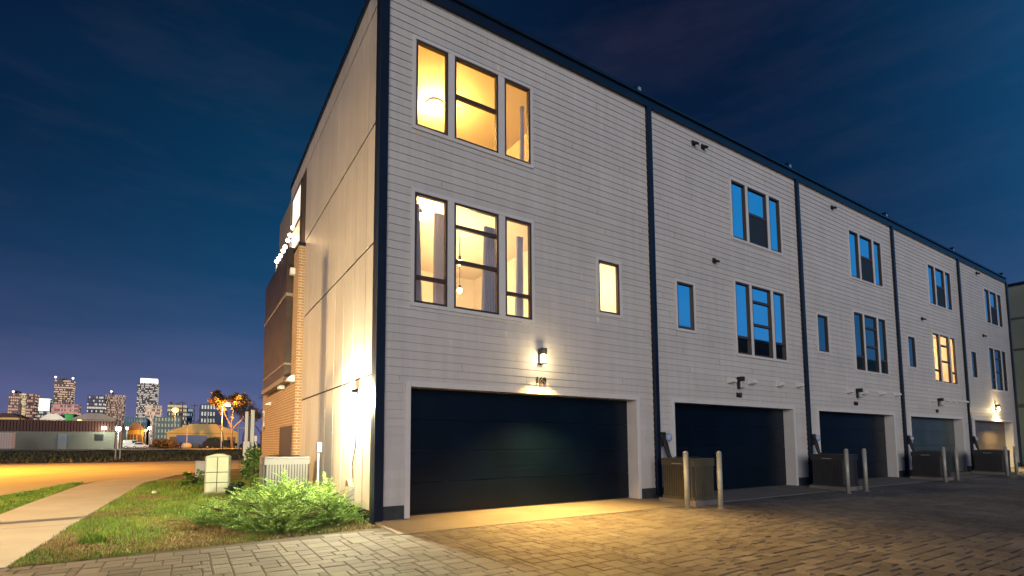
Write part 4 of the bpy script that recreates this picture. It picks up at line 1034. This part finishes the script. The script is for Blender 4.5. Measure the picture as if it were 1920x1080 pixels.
tower('pale lower block at the foot of the tallest tower', 269, 300, 760, D-100, (.40, .32, .26), (1, .85, .65), .55, 9, 9, seed=9, st=.8)
tower('pale office block with bright top floor behind the orange lamp', 311, 346, 758, 900, (.20, .18, .15), (1, .88, .62), .55, 8, 9, seed=10, st=.9, bands=(7,))
tower('small bluish block right of the pale office block', 346, 359, 765, 950, (.10, .14, .20), (.7, .9, 1), .4, 6, 5, seed=11, st=.6)
tower('low distant block between the two skyline groups', 131, 148, 775, 1300, (.15, .12, .13), (1, .8, .6), .4, 4, 7, seed=12, st=.6)

# ------------------------------------------------------------------ trees across the road
def bare_tree(label, px, Y, hpx, spread, seed, leafm=None, nleaf=500, th=.18, group='trees beyond the road', ls=.3):
    rnd = random.Random(seed); x = fx(px, Y); t = thing('tree', label, 'tree', (x, Y, GZ), 0, group); H = fz(hpx, px, Y)-GZ
    b = MB(); tips = []
    def br(p, d, L_, r, n):
        q = p+d*L_; mid = p+d*L_*.5+Vector((rnd.uniform(-.06, .06), rnd.uniform(-.06, .06), .02))*L_
        b.tube([p, mid, q], r, 5, r1=r*.6); tips.append(q)
        if n == 0: return
        for _ in range(rnd.choice((2, 3, 3))):
            dd = (d+Vector((rnd.gauss(0, .55)*spread, rnd.gauss(0, .55)*spread, rnd.uniform(.0, .35)))).normalized(); br(q, dd, L_*rnd.uniform(.6, .8), r*.58, n-1)
    br(Vector((0, 0, 0)), Vector((rnd.uniform(-.05, .05), 0, 1)).normalized(), H*.36, H*.022 if th is None else th, 5)
    b.build('trunk', mat('tree_bark', (.12, .08, .055), .9), t)
    if leafm:
        vs, fs = [], []
        for _ in range(nleaf):
            q = rnd.choice(tips[len(tips)//4:])+Vector((rnd.gauss(0, .3), rnd.gauss(0, .3), rnd.gauss(0, .3))); s = ls*rnd.uniform(.5, 1.3)
            a = Vector((rnd.gauss(0, 1), rnd.gauss(0, 1), rnd.gauss(0, 1))).normalized()*s; c = a.cross(Vector((rnd.gauss(0, 1), rnd.gauss(0, 1), 1))).normalized()*s*.5; o = len(vs)
            vs += [tuple(q-a), tuple(q+c), tuple(q+a), tuple(q-c)]; fs.append((o, o+1, o+2, o+3))
        me = bpy.data.meshes.new('crown'); me.from_pydata(vs, [], fs); me.materials.append(leafm); o = bpy.data.objects.new('crown', me); COL.objects.link(o); o.parent = t
AUT = mat('rusty_leaf', (.20, .11, .04), .8, island=.4)
for i, (px, e, c) in enumerate(((30, 60000, (1, .62, .5)), (112, 70000, (1, .6, .45)), (205, 110000, (1, .72, .55)), (283, 80000, (1, .8, .6)))):
    lamp('added_tower_fill', 'POINT', (fx(px, D-260), D-260, 40), e*5, c, None, 6)  # added unseen fill lights that brighten the tower fronts
bare_tree('orange-lit tree carrying the glow of the street lamp', 436, 139, 746, .8, 31, AUT, 2600, .36, ls=.36)
bare_tree('rust coloured tree left of the brick wing behind the meter posts', 478, 62, 752, .8, 32, AUT, 900, .12, ls=.12)
bare_tree('bare twiggy tree just left of the brick wing', 489, 48, 742, .8, 33, AUT, 260, .10, ls=.09)
bare_tree('dark bare tree between the lamp and the meter posts', 455, 78, 765, .9, 34, AUT, 900, .14, ls=.16)
bare_tree('small bare tree at the right of the orange shed', 418, 120, 775, .9, 35, None, 0, .14)
rnd = random.Random(77)
for i, (px, Y, w, h) in enumerate([(300, 150, 2.2, 1.4), (310, 152, 1.8, 1.1), (322, 149, 1.6, 1.0), (60, 215, 4, 5), (160, 230, 5, 6), (368, 260, 6, 6), (395, 255, 5, 7)]):
    lab = ['low rust bush left of the red cars', 'middle low bush left of the red cars', 'right low bush left of the red cars', 'dark round tree behind the left warehouse end', 'dark round tree behind the beige building', 'dark tree mass behind the orange shed ridge', 'dark tree behind the right part of the orange shed'][i]
    leafcloud('bush' if i < 3 else 'far_tree', lab, 'bush' if i < 3 else 'tree', (fx(px, Y), Y, GZ), w, w*.7, h, 700, AUT if i < 3 else mat('dark_leaf', (.02, .05, .04), .6, island=.3), .5, seed=50+i, stemw=.1)
